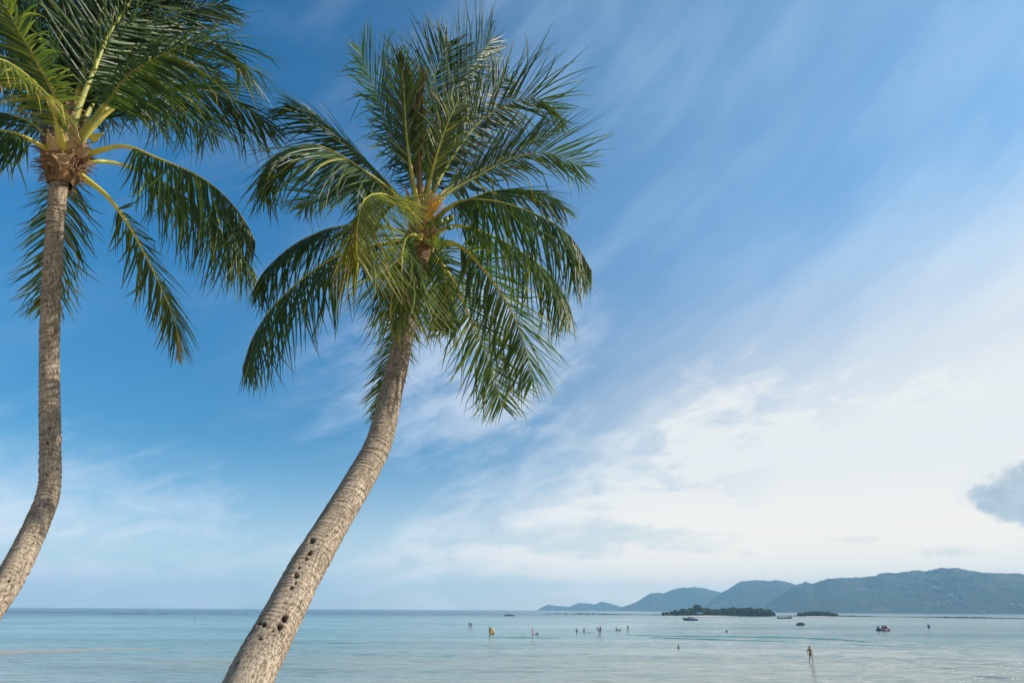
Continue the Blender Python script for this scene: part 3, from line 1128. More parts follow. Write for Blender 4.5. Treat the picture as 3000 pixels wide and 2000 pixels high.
fibre_collar(B, [at(1225, 800, 11.3), at(1232, 740, 11.4), at(1238, 690, 11.45), at(1236, 620, 11.5), at(1228, 540, 11.6)], [.17, .21, .24, .17, .06], 31, 220)
sheath(B, at(1215, 640, 11.2), at(1186, 540, 11.3), .10, STALK_B, 3)
sheath(B, at(1243, 655, 11.1), at(1262, 560, 11.2), .07, SHEATH, 4, 'spathe')


rnd = random.Random(5)
vs, fs = [], []
for k in range(34):
    a = at(1248 + rnd.uniform(-4, 4), 640 + rnd.uniform(-8, 8), 11.05)
    b = at(1292 + rnd.uniform(-26, 16), 578 + rnd.uniform(-14, 26), 10.95 + rnd.uniform(-.15, .2))
    mid_ = a.lerp(b, .5) + Vector((rnd.gauss(0, .03), rnd.gauss(0, .03), rnd.gauss(0, .03)))
    pth, L_ = spline([a, mid_, b], 10)
    v_, f_ = tube(pth, np.linspace(.011, .006, 10) * (1 + .35 * np.sin(np.arange(10) * 2.3)), 5)
    n0 = len(vs)
    vs += v_
    fs += [tuple(i + n0 for i in f) for f in f_]


fl = mesh_obj('flower_stalk', vs, fs, FLOWER, B, True)
fl['label'] = 'orange yellow flower spray among the stalks'
nut0 = None
rnd = random.Random(9)
for k in range(13):
    c = at(1262 + rnd.uniform(0, 62), 636 + rnd.uniform(0, 34), 11.05 + rnd.uniform(-.12, .25))
    if nut0 is None:
        nut0 = ellipsoid('coconut', (0, 0, 0), (.050, .050, .062), NUT, B, 2)
        o = nut0
    else:
        o = nut0.copy()
        C.objects.link(o)
        o.parent = B
    o.location = c
    o.rotation_euler = (rnd.uniform(-.6, .6), rnd.uniform(-.6, .6), rnd.uniform(0, 6))
    sc_ = rnd.uniform(.75, 1.2)
    o.scale = (sc_, sc_, sc_)

# ---- the palm at the side, crown partly cut by the frame
DA = 12.0
A = empty('coconut_palm', (0, 0, 0))
tag(A, 'coconut palm with a kinked bare trunk and brown fibre collar under its crown', 'palm tree', 'coconut palms leaning over the beach')
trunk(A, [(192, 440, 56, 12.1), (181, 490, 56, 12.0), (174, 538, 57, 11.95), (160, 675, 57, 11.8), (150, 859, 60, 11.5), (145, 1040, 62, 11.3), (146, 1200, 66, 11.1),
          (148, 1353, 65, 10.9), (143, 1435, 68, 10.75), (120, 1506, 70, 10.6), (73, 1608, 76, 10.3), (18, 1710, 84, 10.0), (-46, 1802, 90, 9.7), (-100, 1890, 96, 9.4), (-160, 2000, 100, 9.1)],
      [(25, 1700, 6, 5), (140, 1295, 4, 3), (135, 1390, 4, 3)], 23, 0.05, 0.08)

def fa(pts, seed, **kw):
    return frond(A, [(x, y, DA + d) for x, y, d in pts], seed, **kw)

fa([(192, 470, .2), (195, 530, .7), (185, 640, 1.2), (165, 760, 1.5), (140, 860, 1.6), (120, 960, 1.6)], 41, t0=.15, v=-5, droop=.12, tint=.36, tvar=.14, len=0.68, a0=44, kink=.2, trim=0.94, face=0.5)
fa([(185, 420, .2), (185, 250, .9), (168, 110, 1.5), (150, -20, 1.9), (130, -140, 2.2)], 42, tint=.10, len=1.05, a0=58, droop=.03, a1=40)
fa([(180, 420, .2), (130, 240, .7), (60, 110, 1.2), (-20, 20, 1.5), (-120, -60, 1.7)], 43, tint=.10, len=1.05, droop=.05, a1=40)
fa([(196, 420, .3), (225, 250, 1.2), (262, 90, 1.9), (285, -50, 2.4), (300, -160, 2.8)], 44, tint=.10, len=1.05, droop=.02, a1=40)
fa([(205, 410, 0), (228, 320, .1), (276, 203, .4), (314, 111, .7), (350, 52, .9), (392, -10, 1.1), (450, -90, 1.3), (540, -150, 1.4)], 45, t0=.22, tint=.16, len=1.2, a0=60, a1=42, droop=.04, twist=0, wid=.05, split=True)
fa([(215, 420, .2), (300, 250, .7), (400, 130, 1.2), (500, 55, 1.5), (585, 20, 1.6), (665, 10, 1.6)], 46, tint=.16, len=1.0, a0=55, a1=32, droop=.06, v=-6)
fa([(218, 425, -.1), (318, 292, -.5), (372, 224, -.8), (462, 166, -1.1), (550, 128, -1.2), (610, 122, -1.2), (675, 150, -1.1), (715, 200, -1.0)], 47, t0=.25, tint=.22, tvar=.12, len=.95, v=-50, droop=0.24, kink=.2, a0=64)
fa([(215, 435, 0), (333, 316, .0), (425, 279, .3), (518, 259, .6), (612, 266, .8), (705, 308, .9), (800, 375, .9)], 48, t0=.25, tint=.20, len=1.0, v=-35, droop=0.16, a0=58, stalk=STALK_Y, face=0)
fa([(205, 430, .3), (300, 340, .9), (420, 300, 1.6), (540, 330, 2.2), (640, 400, 2.6)], 58, tint=.10, len=1.0, v=-15, droop=.12, a1=40)
fa([(222, 462, 0), (355, 428, -.3), (459, 462, -.6), (597, 524, -.9), (689, 607, -1.0), (744, 698, -1.0), (764, 775, -.9)], 49, t0=.28, tint=.17, len=1.0, v=-62, droop=0.34, stalk=STALK_Y, w0=.10, a0=70, a1=34, trim=0.94)
fa([(225, 476, .1), (310, 473, .3), (390, 492, .6), (480, 535, .9), (580, 605, 1.1), (660, 690, 1.2), (738, 785, 1.2), (785, 845, 1.2)], 50, t0=.28, tint=.25, len=.95, v=-62, droop=0.34, stalk=STALK_Y, w0=.09, a0=70, a1=34, trim=0.94)
fa([(215, 500, 0), (294, 556, -.2), (346, 613, -.4), (402, 700, -.5), (459, 813, -.5), (497, 898, -.4), (523, 988, -.3), (527, 1082, -.2)], 51, t0=.26, tint=.24, tvar=.1, len=.72, v=-10, droop=.09, a0=62, a1=16, stalk=STALK_Y, dead_tip=.86, split=True,
   label='lowest drooping frond with a dry brown tip', trim=0.94)
fa([(165, 450, 0), (95, 412, -.2), (37, 388, -.4), (-40, 382, -.6), (-130, 420, -.7), (-200, 500, -.7)], 52, t0=.25, tint=.14, v=-62, droop=0.34, len=.9, stalk=STALK_Y, a0=70, a1=34)
fa([(165, 430, .2), (111, 374, .6), (60, 345, .9), (-10, 330, 1.2), (-110, 350, 1.4)], 53, t0=.25, tint=.12, v=-50, droop=0.24, len=.9, a0=64)
fa([(182, 430, -.3), (160, 330, -1.0), (120, 262, -1.6), (60, 205, -2.2), (0, 172, -2.6), (-60, 170, -2.9), (-130, 200, -3.1)], 54, t0=.16, tint=.55, tvar=.1, v=-35, droop=.25, len=.55, stalk=STALK_Y, wid=.04, kink=.3,
   label='pale yellow-green frond arching towards the frame edge')
fa([(190, 400, 0), (165, 290, -.3), (110, 185, -.7), (55, 90, -1.0), (10, 0, -1.2), (-30, -80, -1.3)], 55, t0=.2, tint=.36, tvar=.14, v=-10, droop=.28, len=.6, kink=.4)
fa([(185, 420, .3), (100, 300, 1.0), (0, 230, 1.6), (-100, 220, 2.0)], 56, tint=.08, len=1.0, v=-15, droop=.1, a1=40)
fa([(205, 400, .4), (262, 300, 1.2), (340, 200, 2.0), (440, 150, 2.6), (520, 160, 3.0)], 57, tint=.08, len=1.0, droop=.06, a1=40)
fa([(195, 405, .4), (205, 280, 1.3), (220, 150, 2.1), (210, 20, 2.7), (190, -80, 3.0)], 59, tint=.08, len=1.05, droop=.05, twist=25, a1=40)
for k_, pts_ in enumerate([[(200, 410, .3), (250, 260, 1.0), (330, 120, 1.6), (430, 30, 2.1), (530, -20, 2.4)], [(190, 410, .4), (150, 220, 1.5), (100, 60, 2.2), (40, -60, 2.7)],
                           [(186, 415, .3), (110, 300, 1.2), (20, 180, 1.9), (-70, 110, 2.4)], [(210, 420, .3), (310, 320, 1.1), (430, 230, 1.8), (550, 190, 2.3), (640, 210, 2.6)],
                           [(200, 415, .2), (245, 200, .6), (300, 30, 1.0), (350, -110, 1.3)]]):
    fa(pts_, 70 + k_, tint=.07, len=1.05, face=.4, a0=60, a1=38, droop=.05, wid=.046)  # rear fronds tinted darker, putting the inner crown's shade into leaf colour
fibre_collar(A, [at(178, 540, 11.9), at(184, 505, 12.0), at(190, 470, 12.05), at(196, 420, 12.1), at(204, 340, 12.2), at(210, 300, 12.3)], [.16, .27, .30, .22, .13, .05], 61, 620)
sheath(A, at(262, 410, 11.6), at(304, 388, 11.4), .09, STALK_Y, 12, 'spathe', .05)
sheath(A, at(215, 440, 11.6), at(232, 398, 11.5), .22, SHEATH, 13)
sheath(A, at(208, 430, 11.6), at(214, 330, 11.7), .16, SHEATH, 14)
sheath(A, at(228, 455, 11.6), at(268, 425, 11.5), .13, SHEATH, 15, bend=.4)
sheath(A, at(160, 440, 11.6), at(138, 380, 11.6), .12, SHEATH, 16, bend=.2)
sheath(A, at(200, 470, 11.55), at(150, 452, 11.6), .14, SHEATH, 17, bend=.2)

# ------------------------------------------------------------------ reef, spit, islets
ROCK = plain('reef_rock', (0.035, 0.032, 0.032), 0.9, vary=0.4, scale=0.6)
WOOD = plain('tree_trunk_wood', (0.11, 0.09, 0.07), 0.9)
REEF = [(1600, 1796.5), (1660, 1797.2), (1750, 1798), (1900, 1799.8), (2100, 1802), (2270, 1803), (2460, 1804), (2600, 1806), (2800, 1808.3), (3000, 1810.6), (3150, 1812.5)]


def along(poly, f):
    """point at fraction f of a photo polyline, on the water"""
    xs_ = [p[0] for p in poly]
    x = xs_[0] + (xs_[-1] - xs_[0]) * f
    return on_water(x, float(np.interp(x, xs_, [p[1] for p in poly])))


def rock_mesh(name, spots, seed):
    rnd = random.Random(seed)
    bm0 = bmesh.new()
    bmesh.ops.create_icosphere(bm0, subdivisions=1, radius=1.0)
    base_v = [v.co.copy() for v in bm0.verts]
    base_f = [tuple(v.index for v in f.verts) for f in bm0.faces]
    bm0.free()
    vs, fs = [], []
    for (p, sx, sy, sz) in spots:
        k = len(vs)
        a = rnd.uniform(0, 6.28)
        for v in base_v:
            g = 1 + rnd.uniform(-.28, .28)
            x, y, z = v.x * sx * g, v.y * sy * g, v.z * sz * g
            vs.append((p.x + x * math.cos(a) - y * math.sin(a), p.y + x * math.sin(a) + y * math.cos(a), p.z + z))
        fs += [tuple(i + k for i in f) for f in base_f]
    return mesh_obj(name, vs, fs, ROCK)


rnd = random.Random(77)
spots = []
for k in range(1200):
    f = rnd.random() ** 0.85
    p = along(REEF, f)
    big = 0.5 + 0.9 * max(0, math.sin(f * 26) * 0.5 + 0.5) * rnd.random()
    if f < 0.06 and rnd.random() < 0.6:
        continue
    p = p + Vector((rnd.uniform(-2, 2), rnd.uniform(0, 14), 0.05))
    spots.append((p, rnd.uniform(1.0, 3.2), rnd.uniform(.8, 2.0), rnd.uniform(.5, 1.05) * big * (1.4 if f < .5 else 1.15)))
tag(rock_mesh('reef_rocks', spots, 5), 'long low line of dark reef rocks across the bay', kind='stuff')
spots = []
for x0, x1, y in [(0, 90, 1790.5), (60, 130, 1791.2), (150, 230, 1792.5), (255, 275, 1787.6), (330, 380, 1795.2), (400, 425, 1796), (470, 485, 1796.4), (650, 860, 1796.5)]:
    for k in range(9 if x1 - x0 < 120 else 4):
        p = on_water(rnd.uniform(x0, x1), y + rnd.uniform(-.3, .3))
        spots.append((p, rnd.uniform(1.5, 5), rnd.uniform(1, 2), rnd.uniform(.15, .45)))
tag(rock_mesh('reef_rocks', spots, 6), 'scattered dark rocks awash far out on the open side', kind='stuff')

PALE = sand_material('pale_sand', (0.50, 0.43, 0.32), (0.62, 0.54, 0.42))


def strip(name, poly, width, height, mat, n=120, dy=0.0, seed=1):
    P = np.zeros((n, 7, 3))
    for i in range(n):
        f = i / (n - 1)
        c = along(poly, f)
        w = width * (0.25 + 0.75 * math.sin(math.pi * min(.999, max(.001, f))) ** .5) * (1 + .4 * float(vnoise(f * 30, 1.0, seed, 3)))
        for j in range(7):
            g = j / 6 * 2 - 1
            P[i, j] = (c.x, c.y + dy + g * w, height * (1 - g * g) - 0.05)
    return grid_obj(name, P, mat)


tag(strip('sand_spit', [(1820, 1799.4), (1900, 1800.4), (2100, 1802.8), (2270, 1803.8), (2460, 1804.6), (2600, 1806.4), (2760, 1808)], 4, 0.17, PALE, dy=3), kind='structure')


def islet(name, x0, x1, y, depth, hgt):
    a, b = on_water(x0, y), on_water(x1, y)
    n, k = 60, 16
    P = np.zeros((n, k, 3))
    for i in range(n):
        f = i / (n - 1)
        c = a.lerp(b, f)
        d = c.copy()
        d.z = 0
        d.normalize()
        for j in range(k):
            g = j / (k - 1)
            q = c + d * depth * (g - 0.05)
            hz = hgt * math.sin(math.pi * f) ** .5 * math.sin(math.pi * g) ** .6 - .25
            P[i, j] = (q.x, q.y, hz + .15 * float(vnoise(f * 20, g * 6, 2, 3)))
    o = grid_obj(name, P, PALE)
    tag(o, kind='structure')
    return a, b


LEAF_FAR = [forest_material('islet_leaf_dark', (0.022, 0.040, 0.016), (0.055, 0.080, 0.028)),
            forest_material('islet_leaf_olive', (0.040, 0.055, 0.018), (0.085, 0.10, 0.035))]


def crown_mesh(name, rx, rz, n, seed, mat, flat=False):
    rnd = random.Random(seed)
    lobes = []
    for k in range(9):
        a = rnd.uniform(0, 6.28)
        rr = rnd.uniform(0.15, .62) * rx
        lobes.append((Vector((rr * math.cos(a), rr * math.sin(a), rnd.uniform(-.65, .5) * rz)), rnd.uniform(.40, .62)))
    vs, fs = [], []
    for k in range(n):
        c, s = rnd.choice(lobes)
        d = Vector((rnd.gauss(0, 1), rnd.gauss(0, 1), rnd.gauss(0, 1))).normalized()
        r_ = s * rnd.uniform(.72, 1.05)
        p = c + Vector((d.x * rx * r_, d.y * rx * r_, d.z * rz * r_))
        nn = (d + Vector((rnd.gauss(0, .5), rnd.gauss(0, .5), rnd.gauss(0, .5)))).normalized()
        u = nn.orthogonal().normalized()
        w = nn.cross(u)
        q = rnd.uniform(.6, 1.25)
        b = len(vs)
        vs += [p - u * q - w * q * .4, p + u * q * .3 - w * q, p + u * q + w * q * .5, p - u * q * .2 + w * q]
        fs += [(b, b + 1, b + 2, b + 3)]
    me = bpy.data.meshes.new(name)
    me.from_pydata([tuple(v) for v in vs], [], fs)
    me.materials.append(mat)
    return me


def trunk_mesh(h, r, seed):
    rnd = random.Random(seed)
    pth, L = spline([(0, 0, -0.5), (rnd.uniform(-.2, .2), 0, h * .4), (rnd.uniform(-.5, .5), rnd.uniform(-.4, .4), h)], 10)
    v, f = tube(pth, np.linspace(r, r * .4, 10), 7)
    for k in range(4):
        a = k * 1.6 + rnd.random()
        s = pth[6]
        e = Vector(s) + Vector((math.cos(a) * h * .35, math.sin(a) * h * .35, h * .35))
        p2, _ = spline([s, Vector(s).lerp(e, .5) + Vector((0, 0, .2)), e], 6)
        v2, f2 = tube(p2, np.linspace(r * .45, r * .15, 6), 5)
        n0 = len(v)
        v = list(v) + list(v2)
        f = list(f) + [tuple(i + n0 for i in q) for q in f2]
    me = bpy.data.meshes.new('trunk')
    me.from_pydata([tuple(q) for q in v], [], f)
    me.materials.append(WOOD)
    return me


CROWNS = [crown_mesh('crown', 4.3, 3.9, 700, 100 + k, LEAF_FAR[k % 2]) for k in range(6)]
TRUNKS = [trunk_mesh(5.0, .28, 200 + k) for k in range(3)]


def far_tree(x, dist, top_y, label, group, rnd):
    """tree standing at photo column x, that far off, its top reaching photo row top_y"""
    d = ray(x, top_y)
    hd = math.hypot(d.x, d.y)
    top = CAM_H + d.z / hd * dist
    p = Vector((d.x / hd * dist, d.y / hd * dist, 0.25))
    t = empty('islet_tree', p, rnd.uniform(0, 6.28))
    h = max(3.0, top - .25)
    s = h / 8.2
    k = rnd.randrange(6)
    c = link('crown', CROWNS[k], t)
    c.location = (0, 0, 4.2 * s)
    c.scale = (s * rnd.uniform(.95, 1.3), s * rnd.uniform(.95, 1.3), s * .98)
    b = link('trunk', TRUNKS[k % 3], t)
    b.scale = (s, s, s)
    tag(t, label, 'tree', group)
    return t


rnd = random.Random(12)
islet('islet', 1925, 2278, 1803.2, 60, .7)
islet('islet', 2330, 2462, 1804.6, 40, .6)
TOP1 = [(1936, 1794), (1950, 1790), (1975, 1785), (2000, 1779), (2040, 1777), (2070, 1779), (2100, 1780), (2125, 1777), (2150, 1777), (2180, 1775), (2215, 1779), (2240, 1781), (2256, 1784), (2268, 1795)]
TOP2 = [(2338, 1797), (2355, 1791), (2385, 1787.5), (2410, 1787), (2430, 1789), (2445, 1794), (2452, 1799)]


def wood(tops, n, d0, label, group):
    x0, x1 = tops[0][0], tops[-1][0]
    for k in range(n):
        row = k % 3
        x = x0 + (x1 - x0) * ((k // 3 + .5 + rnd.uniform(-.4, .4)) / (n / 3))
        ty = float(np.interp(x, [p[0] for p in tops], [p[1] for p in tops]))
        ty += [4.5, 1.8, 0.0][row] * min(1, (1802 - ty) / 20) + rnd.uniform(-.6, 1.8)
        far_tree(x, d0 + 14 * row + rnd.uniform(-5, 5), ty, label, group, rnd)


wood(TOP1, 72, on_water(2100, 1802.6).length + 4, 'rounded dark green tree in the dense wood of the longer islet', 'trees of the longer islet')
wood(TOP2, 42, on_water(2395, 1804).length + 4, 'low bushy dark tree on the smaller islet', 'trees of the smaller islet')
# the one with a layered flat top standing above the wood
lt = empty('layered_tree', (*(on_water(2045, 1800.6).xy), 0.3))
tag(lt, 'tree with flat layered top rising above the wood of the longer islet', 'tree')
dist_ = lt.location.xy.length
ztop = CAM_H + ray(2045, 1771).z / math.hypot(ray(2045, 1771).x, ray(2045, 1771).y) * dist_
tm = link('trunk', TRUNKS[0].copy(), lt)
tm.scale = (1.2, 1.2, ztop / 5.2)
for k, (zz, rr) in enumerate([(ztop - 2.6, 4.6), (ztop - .8, 2.9)]):
    c = link('crown', crown_mesh('crown', rr, .55, 260, 300 + k, LEAF_FAR[0]), lt)
    c.location = (0, 0, zz)

# blue tarpaulin shelter on the islet shore
def box(bm, c, s, rz=0.0):
    r_ = bmesh.ops.create_cube(bm, size=1.0)
    M = Matrix.Translation(c) @ Matrix.Rotation(rz, 4, 'Z') @ Matrix.Diagonal((*s, 1))
    bmesh.ops.transform(bm, matrix=M, verts=r_['verts'])
    return r_['verts']


def bm_obj(name, bm, mat, parent=None, bevel=0.0, smooth_shade=False):
    if bevel > 0:
        bmesh.ops.bevel(bm, geom=list(bm.edges), offset=bevel, segments=2, affect='EDGES')
    me = bpy.data.meshes.new(name)
    bm.to_mesh(me)
    bm.free()
    me.materials.append(mat)
    if smooth_shade:
        me.polygons.foreach_set('use_smooth', [True] * len(me.polygons))
    return link(name, me, parent)


BLUE_T = plain('blue_tarpaulin', (0.10, 0.28, 0.52), 0.6)
POLE = plain('dark_pole', (0.08, 0.07, 0.06), 0.7)
WHITE = plain('white_paint', (0.75, 0.76, 0.77), 0.35, vary=.05)
DARK = plain('dark_rubber', (0.022, 0.024, 0.030), 0.5)
NAVY = plain('navy_hull', (0.035, 0.06, 0.11), 0.35)
RED = plain('red_hull', (0.17, 0.022, 0.024), 0.35)
MAROON = plain('maroon_hull', (0.085, 0.018, 0.022), 0.4)
BLUE = plain('blue_hull', (0.10, 0.27, 0.45), 0.3)
GLASS = plain('tinted_screen', (0.02, 0.025, 0.03), 0.08, spec=.6)
YELLOW = plain('yellow_plastic', (0.80, 0.45, 0.02), 0.35, vary=.06)
STEEL = plain('steel_tube', (0.55, 0.56, 0.58), 0.35, 0.8)
SKINS = [plain('skin_tan', (0.33, 0.18, 0.11), 0.55), plain('skin_brown', (0.20, 0.11, 0.07), 0.55), plain('skin_fair', (0.48, 0.29, 0.20), 0.55)]
HAIR = plain('dark_hair', (0.020, 0.015, 0.012), 0.6)
HAIR_F = plain('light_hair', (0.16, 0.10, 0.055), 0.6)

tp = on_water(2050, 1802.4)
sh = empty('tarpaulin_shelter', (tp.x, tp.y, .35))
tag(sh, 'small blue tarpaulin shelter at the edge of the longer islet', 'shelter')
P = np.zeros((9, 9, 3))
for i in range(9):
    for j in range(9):
        u, v = i / 8 * 2 - 1, j / 8 * 2 - 1
        P[i, j] = (u * 2.6, v * 1.8, 2.9 - 1.0 * abs(v) - .25 * (1 - u * u) * (1 - abs(v)))
cn = grid_obj('canopy', P, BLUE_T, sh)
cn.modifiers.new('thickness', 'SOLIDIFY').thickness = .04
for u in (-1, 1):
    for v in (-1, 1):
        vv, ff = tube(np.array([(u * 2.5, v * 1.7, -.3), (u * 2.5, v * 1.7, 1.0), (u * 2.5, v * 1.7, 1.9)]), [.06] * 3, 8)
        mesh_obj('pole', vv, ff, POLE, sh)


# ------------------------------------------------------------------ villas on the far hillside
def hill_point(obj, px, py):
    me = obj.data
    co = np.zeros(len(me.vertices) * 3)
    me.vertices.foreach_get('co', co)
    co = co.reshape(-1, 3)
    X, Y, D = project(co)
    e = (X - px) ** 2 + (Y - py) ** 2
    near_ = np.where(e < e.min() + 9)[0]
    return Vector(co[near_[np.argmin(D[near_])]])


VWALL = plain('villa_wall', (0.40, 0.39, 0.37), 0.8)
VROOF = plain('villa_roof', (0.32, 0.20, 0.14), 0.8)
main_hill = bpy.data.objects['hill.002']
mid_hill = bpy.data.objects['hill.001']
villa = None
VL = [(main_hill, 2740, 1719, 26), (main_hill, 2755, 1722, 18), (main_hill, 2412, 1751, 14), (main_hill, 2530, 1724, 20), (main_hill, 2562, 1711, 16), (main_hill, 2668, 1733, 15),
      (main_hill, 2785, 1742, 20), (main_hill, 2765, 1748, 16), (main_hill, 2962, 1770, 18), (main_hill, 2875, 1792, 16), (main_hill, 2720, 1764, 14), (main_hill, 2372, 1752, 13),
      (main_hill, 2700, 1733, 13), (mid_hill, 2217, 1748, 16), (mid_hill, 2235, 1742, 12), (main_hill, 2990, 1771, 14)]
for ob, x, y, w in VL:
    p = hill_point(ob, x, y)
    rz = math.atan2(p.x, p.y) * -1 + random.uniform(-.3, .3)
    v_ = empty('villa', p, rz)
    tag(v_, 'tiny pale villa on the wooded slope of the far hill', 'house', 'villas on the far hillside')
    if villa is None:
        bm = bmesh.new()
        box(bm, (0, 0, .25), (1, .7, .8))
        vw = bm_obj('wall', bm, VWALL, v_)
        bm = bmesh.new()
        bmesh.ops.create_cone(bm, cap_ends=True, segments=4, radius1=.80, radius2=.16, depth=.26, matrix=Matrix.Translation((0, 0, .78)) @ Matrix.Diagonal((1.05, .80, 1, 1)) @ Matrix.Rotation(R(45), 4, 'Z'))
        vr = bm_obj('roof', bm, VROOF, v_)
        villa = (vw.data, vr.data)
        wall_, roof_ = vw, vr
    else:
        wall_ = link('wall', villa[0], v_)
        roof_ = link('roof', villa[1], v_)
    for q in (wall_, roof_):
        q.scale = (w * .6, w * .6, w * .34)
        q.location = (0, 0, 2.0)


# ------------------------------------------------------------------ people
def skin_body(name, joints, edges, mat, parent, sub=1):
    names = list(joints)
    me = bpy.data.meshes.new(name)
    me.from_pydata([joints[n][0] for n in names], [(names.index(a), names.index(b)) for a, b in edges], [])
    o = link(name, me, parent)
    o.modifiers.new('skin', 'SKIN')
    if not me.skin_vertices:
        with bpy.context.temp_override(object=o, active_object=o):
            bpy.ops.mesh.customdata_skin_add()
    for i, n in enumerate(names):
        r_ = joints[n][1]
        me.skin_vertices[0].data[i].radius = r_ if isinstance(r_, tuple) else (r_, r_)
        me.skin_vertices[0].data[i].use_root = (n == 'pelvis')
    s = o.modifiers.new('smooth', 'SUBSURF')
    s.levels = s.render_levels = sub
    me.materials.append(mat)
    return o


def pose_joints(pose, arms):
    """joint table for a figure 1.72 m tall, facing -Y, feet at z = 0"""
    J = {'pelvis': ((0, 0, .95), (.155, .11)), 'waist': ((0, -.01, 1.10), (.135, .10)), 'chest': ((0, 0, 1.28), (.165, .115)), 'neck0': ((0, 0, 1.43), (.075, .07)),
         'neck': ((0, -.01, 1.49), .055), 'head0': ((0, -.02, 1.56), (.075, .085)), 'head1': ((0, -.02, 1.64), (.080, .095)), 'head2': ((0, -.01, 1.70), (.055, .065))}
    for s, k in ((-1, 'l'), (1, 'r')):
        J['hip' + k] = ((s * .10, 0, .88), .085)
        J['knee' + k] = ((s * .11, -.01, .48), .055)
        J['calf' + k] = ((s * .11, .02, .33), .056)
        J['ankle' + k] = ((s * .11, .02, .08), .038)
        J['toe' + k] = ((s * .125, -.13, .03), .034)
        J['sho' + k] = ((s * .19, 0, 1.40), .058)
        J['elb' + k] = ((s * .26, .03, 1.12), .042)
        J['wri' + k] = ((s * .27, -.04, .88), .030)
        J['han' + k] = ((s * .27, -.06, .80), (.022, .036))

    def mv(n, *p):
        J[n] = (p, J[n][1])
    if pose == 'walk':
        mv('kneel', -.10, -.16, .50); mv('calfl', -.10, -.13, .34); mv('anklel', -.10, -.10, .09); mv('toel', -.10, -.26, .05)
        mv('kneer', .11, .02, .47); mv('calfr', .11, .16, .36); mv('ankler', .11, .34, .20); mv('toer', .12, .30, .07)
        mv('elbl', -.27, .08, 1.13); mv('wril', -.29, .0, .90); mv('hanl', -.29, -.02, .82)
        mv('elbr', .28, .12, 1.16); mv('wrir', .25, .20, .94); mv('hanr', .22, .23, .88)
        mv('head0', 0, -.06, 1.55); mv('head1', 0, -.08, 1.62); mv('head2', 0, -.08, 1.68)
    elif pose == 'sit':
        mv('pelvis', 0, 0, .13); mv('waist', 0, .0, .28); mv('chest', 0, -.04, .46); mv('neck0', 0, -.07, .61); mv('neck', 0, -.09, .67)
        mv('head0', 0, -.11, .74); mv('head1', 0, -.12, .82); mv('head2', 0, -.11, .88)
        for s, k in ((-1, 'l'), (1, 'r')):
            mv('hip' + k, s * .10, -.05, .12); mv('knee' + k, s * .15, -.42, .36); mv('calf' + k, s * .15, -.52, .24); mv('ankle' + k, s * .14, -.60, .06); mv('toe' + k, s * .15, -.74, .04)
            mv('sho' + k, s * .19, -.06, .58); mv('elb' + k, s * .26, -.20, .36); mv('wri' + k, s * .18, -.40, .38); mv('han' + k, s * .15, -.47, .38)
    elif pose == 'recline':
        mv('pelvis', 0, 0, .12); mv('waist', 0, .14, .17); mv('chest', 0, .30, .26); mv('neck0', 0, .43, .36); mv('neck', 0, .47, .41)
        mv('head0', 0, .49, .48); mv('head1', 0, .50, .56); mv('head2', 0, .51, .62)
        for s, k in ((-1, 'l'), (1, 'r')):
            mv('hip' + k, s * .09, -.07, .11); mv('knee' + k, s * .11, -.46, .22); mv('calf' + k, s * .11, -.60, .14); mv('ankle' + k, s * .11, -.82, .06); mv('toe' + k, s * .12, -.90, .14)
            mv('sho' + k, s * .19, .40, .33); mv('elb' + k, s * .27, .46, .10); mv('wri' + k, s * .28, .26, .05); mv('han' + k, s * .28, .18, .04)
    elif pose == 'bend':
        mv('waist', 0, -.06, 1.08); mv('chest', 0, -.20, 1.20); mv('neck0', 0, -.31, 1.30); mv('neck', 0, -.35, 1.34)
        mv('head0', 0, -.39, 1.38); mv('head1', 0, -.43, 1.44); mv('head2', 0, -.44, 1.50)
        for s, k in ((-1, 'l'), (1, 'r')):
            mv('sho' + k, s * .18, -.28, 1.27); mv('elb' + k, s * .22, -.36, 1.0); mv('wri' + k, s * .14, -.50, .84); mv('han' + k, s * .12, -.55, .78)
    if arms == 'front':
        for s, k in ((-1, 'l'), (1, 'r')):
            mv('elb' + k, s * .24, -.06, 1.14); mv('wri' + k, s * .12, -.28, 1.20); mv('han' + k, s * .08, -.34, 1.24)
    elif arms == 'out':
        mv('elbr', .40, -.05, 1.22); mv('wrir', .62, -.12, 1.16); mv('hanr', .70, -.14, 1.16)
    elif arms == 'hips':
        for s, k in ((-1, 'l'), (1, 'r')):
            mv('elb' + k, s * .36, .06, 1.16); mv('wri' + k, s * .20, -.02, 1.0); mv('han' + k, s * .16, -.05, 1.0)
    elif arms == 'fwd':
        for s, k in ((-1, 'l'), (1, 'r')):
            mv('elb' + k, s * .25, -.30, .45); mv('wri' + k, s * .20, -.52, .50); mv('han' + k, s * .18, -.60, .50)
    return J


EDGES = [('pelvis', 'waist'), ('waist', 'chest'), ('chest', 'neck0'), ('neck0', 'neck'), ('neck', 'head0'), ('head0', 'head1'), ('head1', 'head2')]
for k in 'lr':
    EDGES += [('pelvis', 'hip' + k), ('hip' + k, 'knee' + k), ('knee' + k, 'calf' + k), ('calf' + k, 'ankle' + k), ('ankle' + k, 'toe' + k), ('neck0', 'sho' + k), ('sho' + k, 'elb' + k), ('elb' + k, 'wri' + k), ('wri' + k, 'han' + k)]


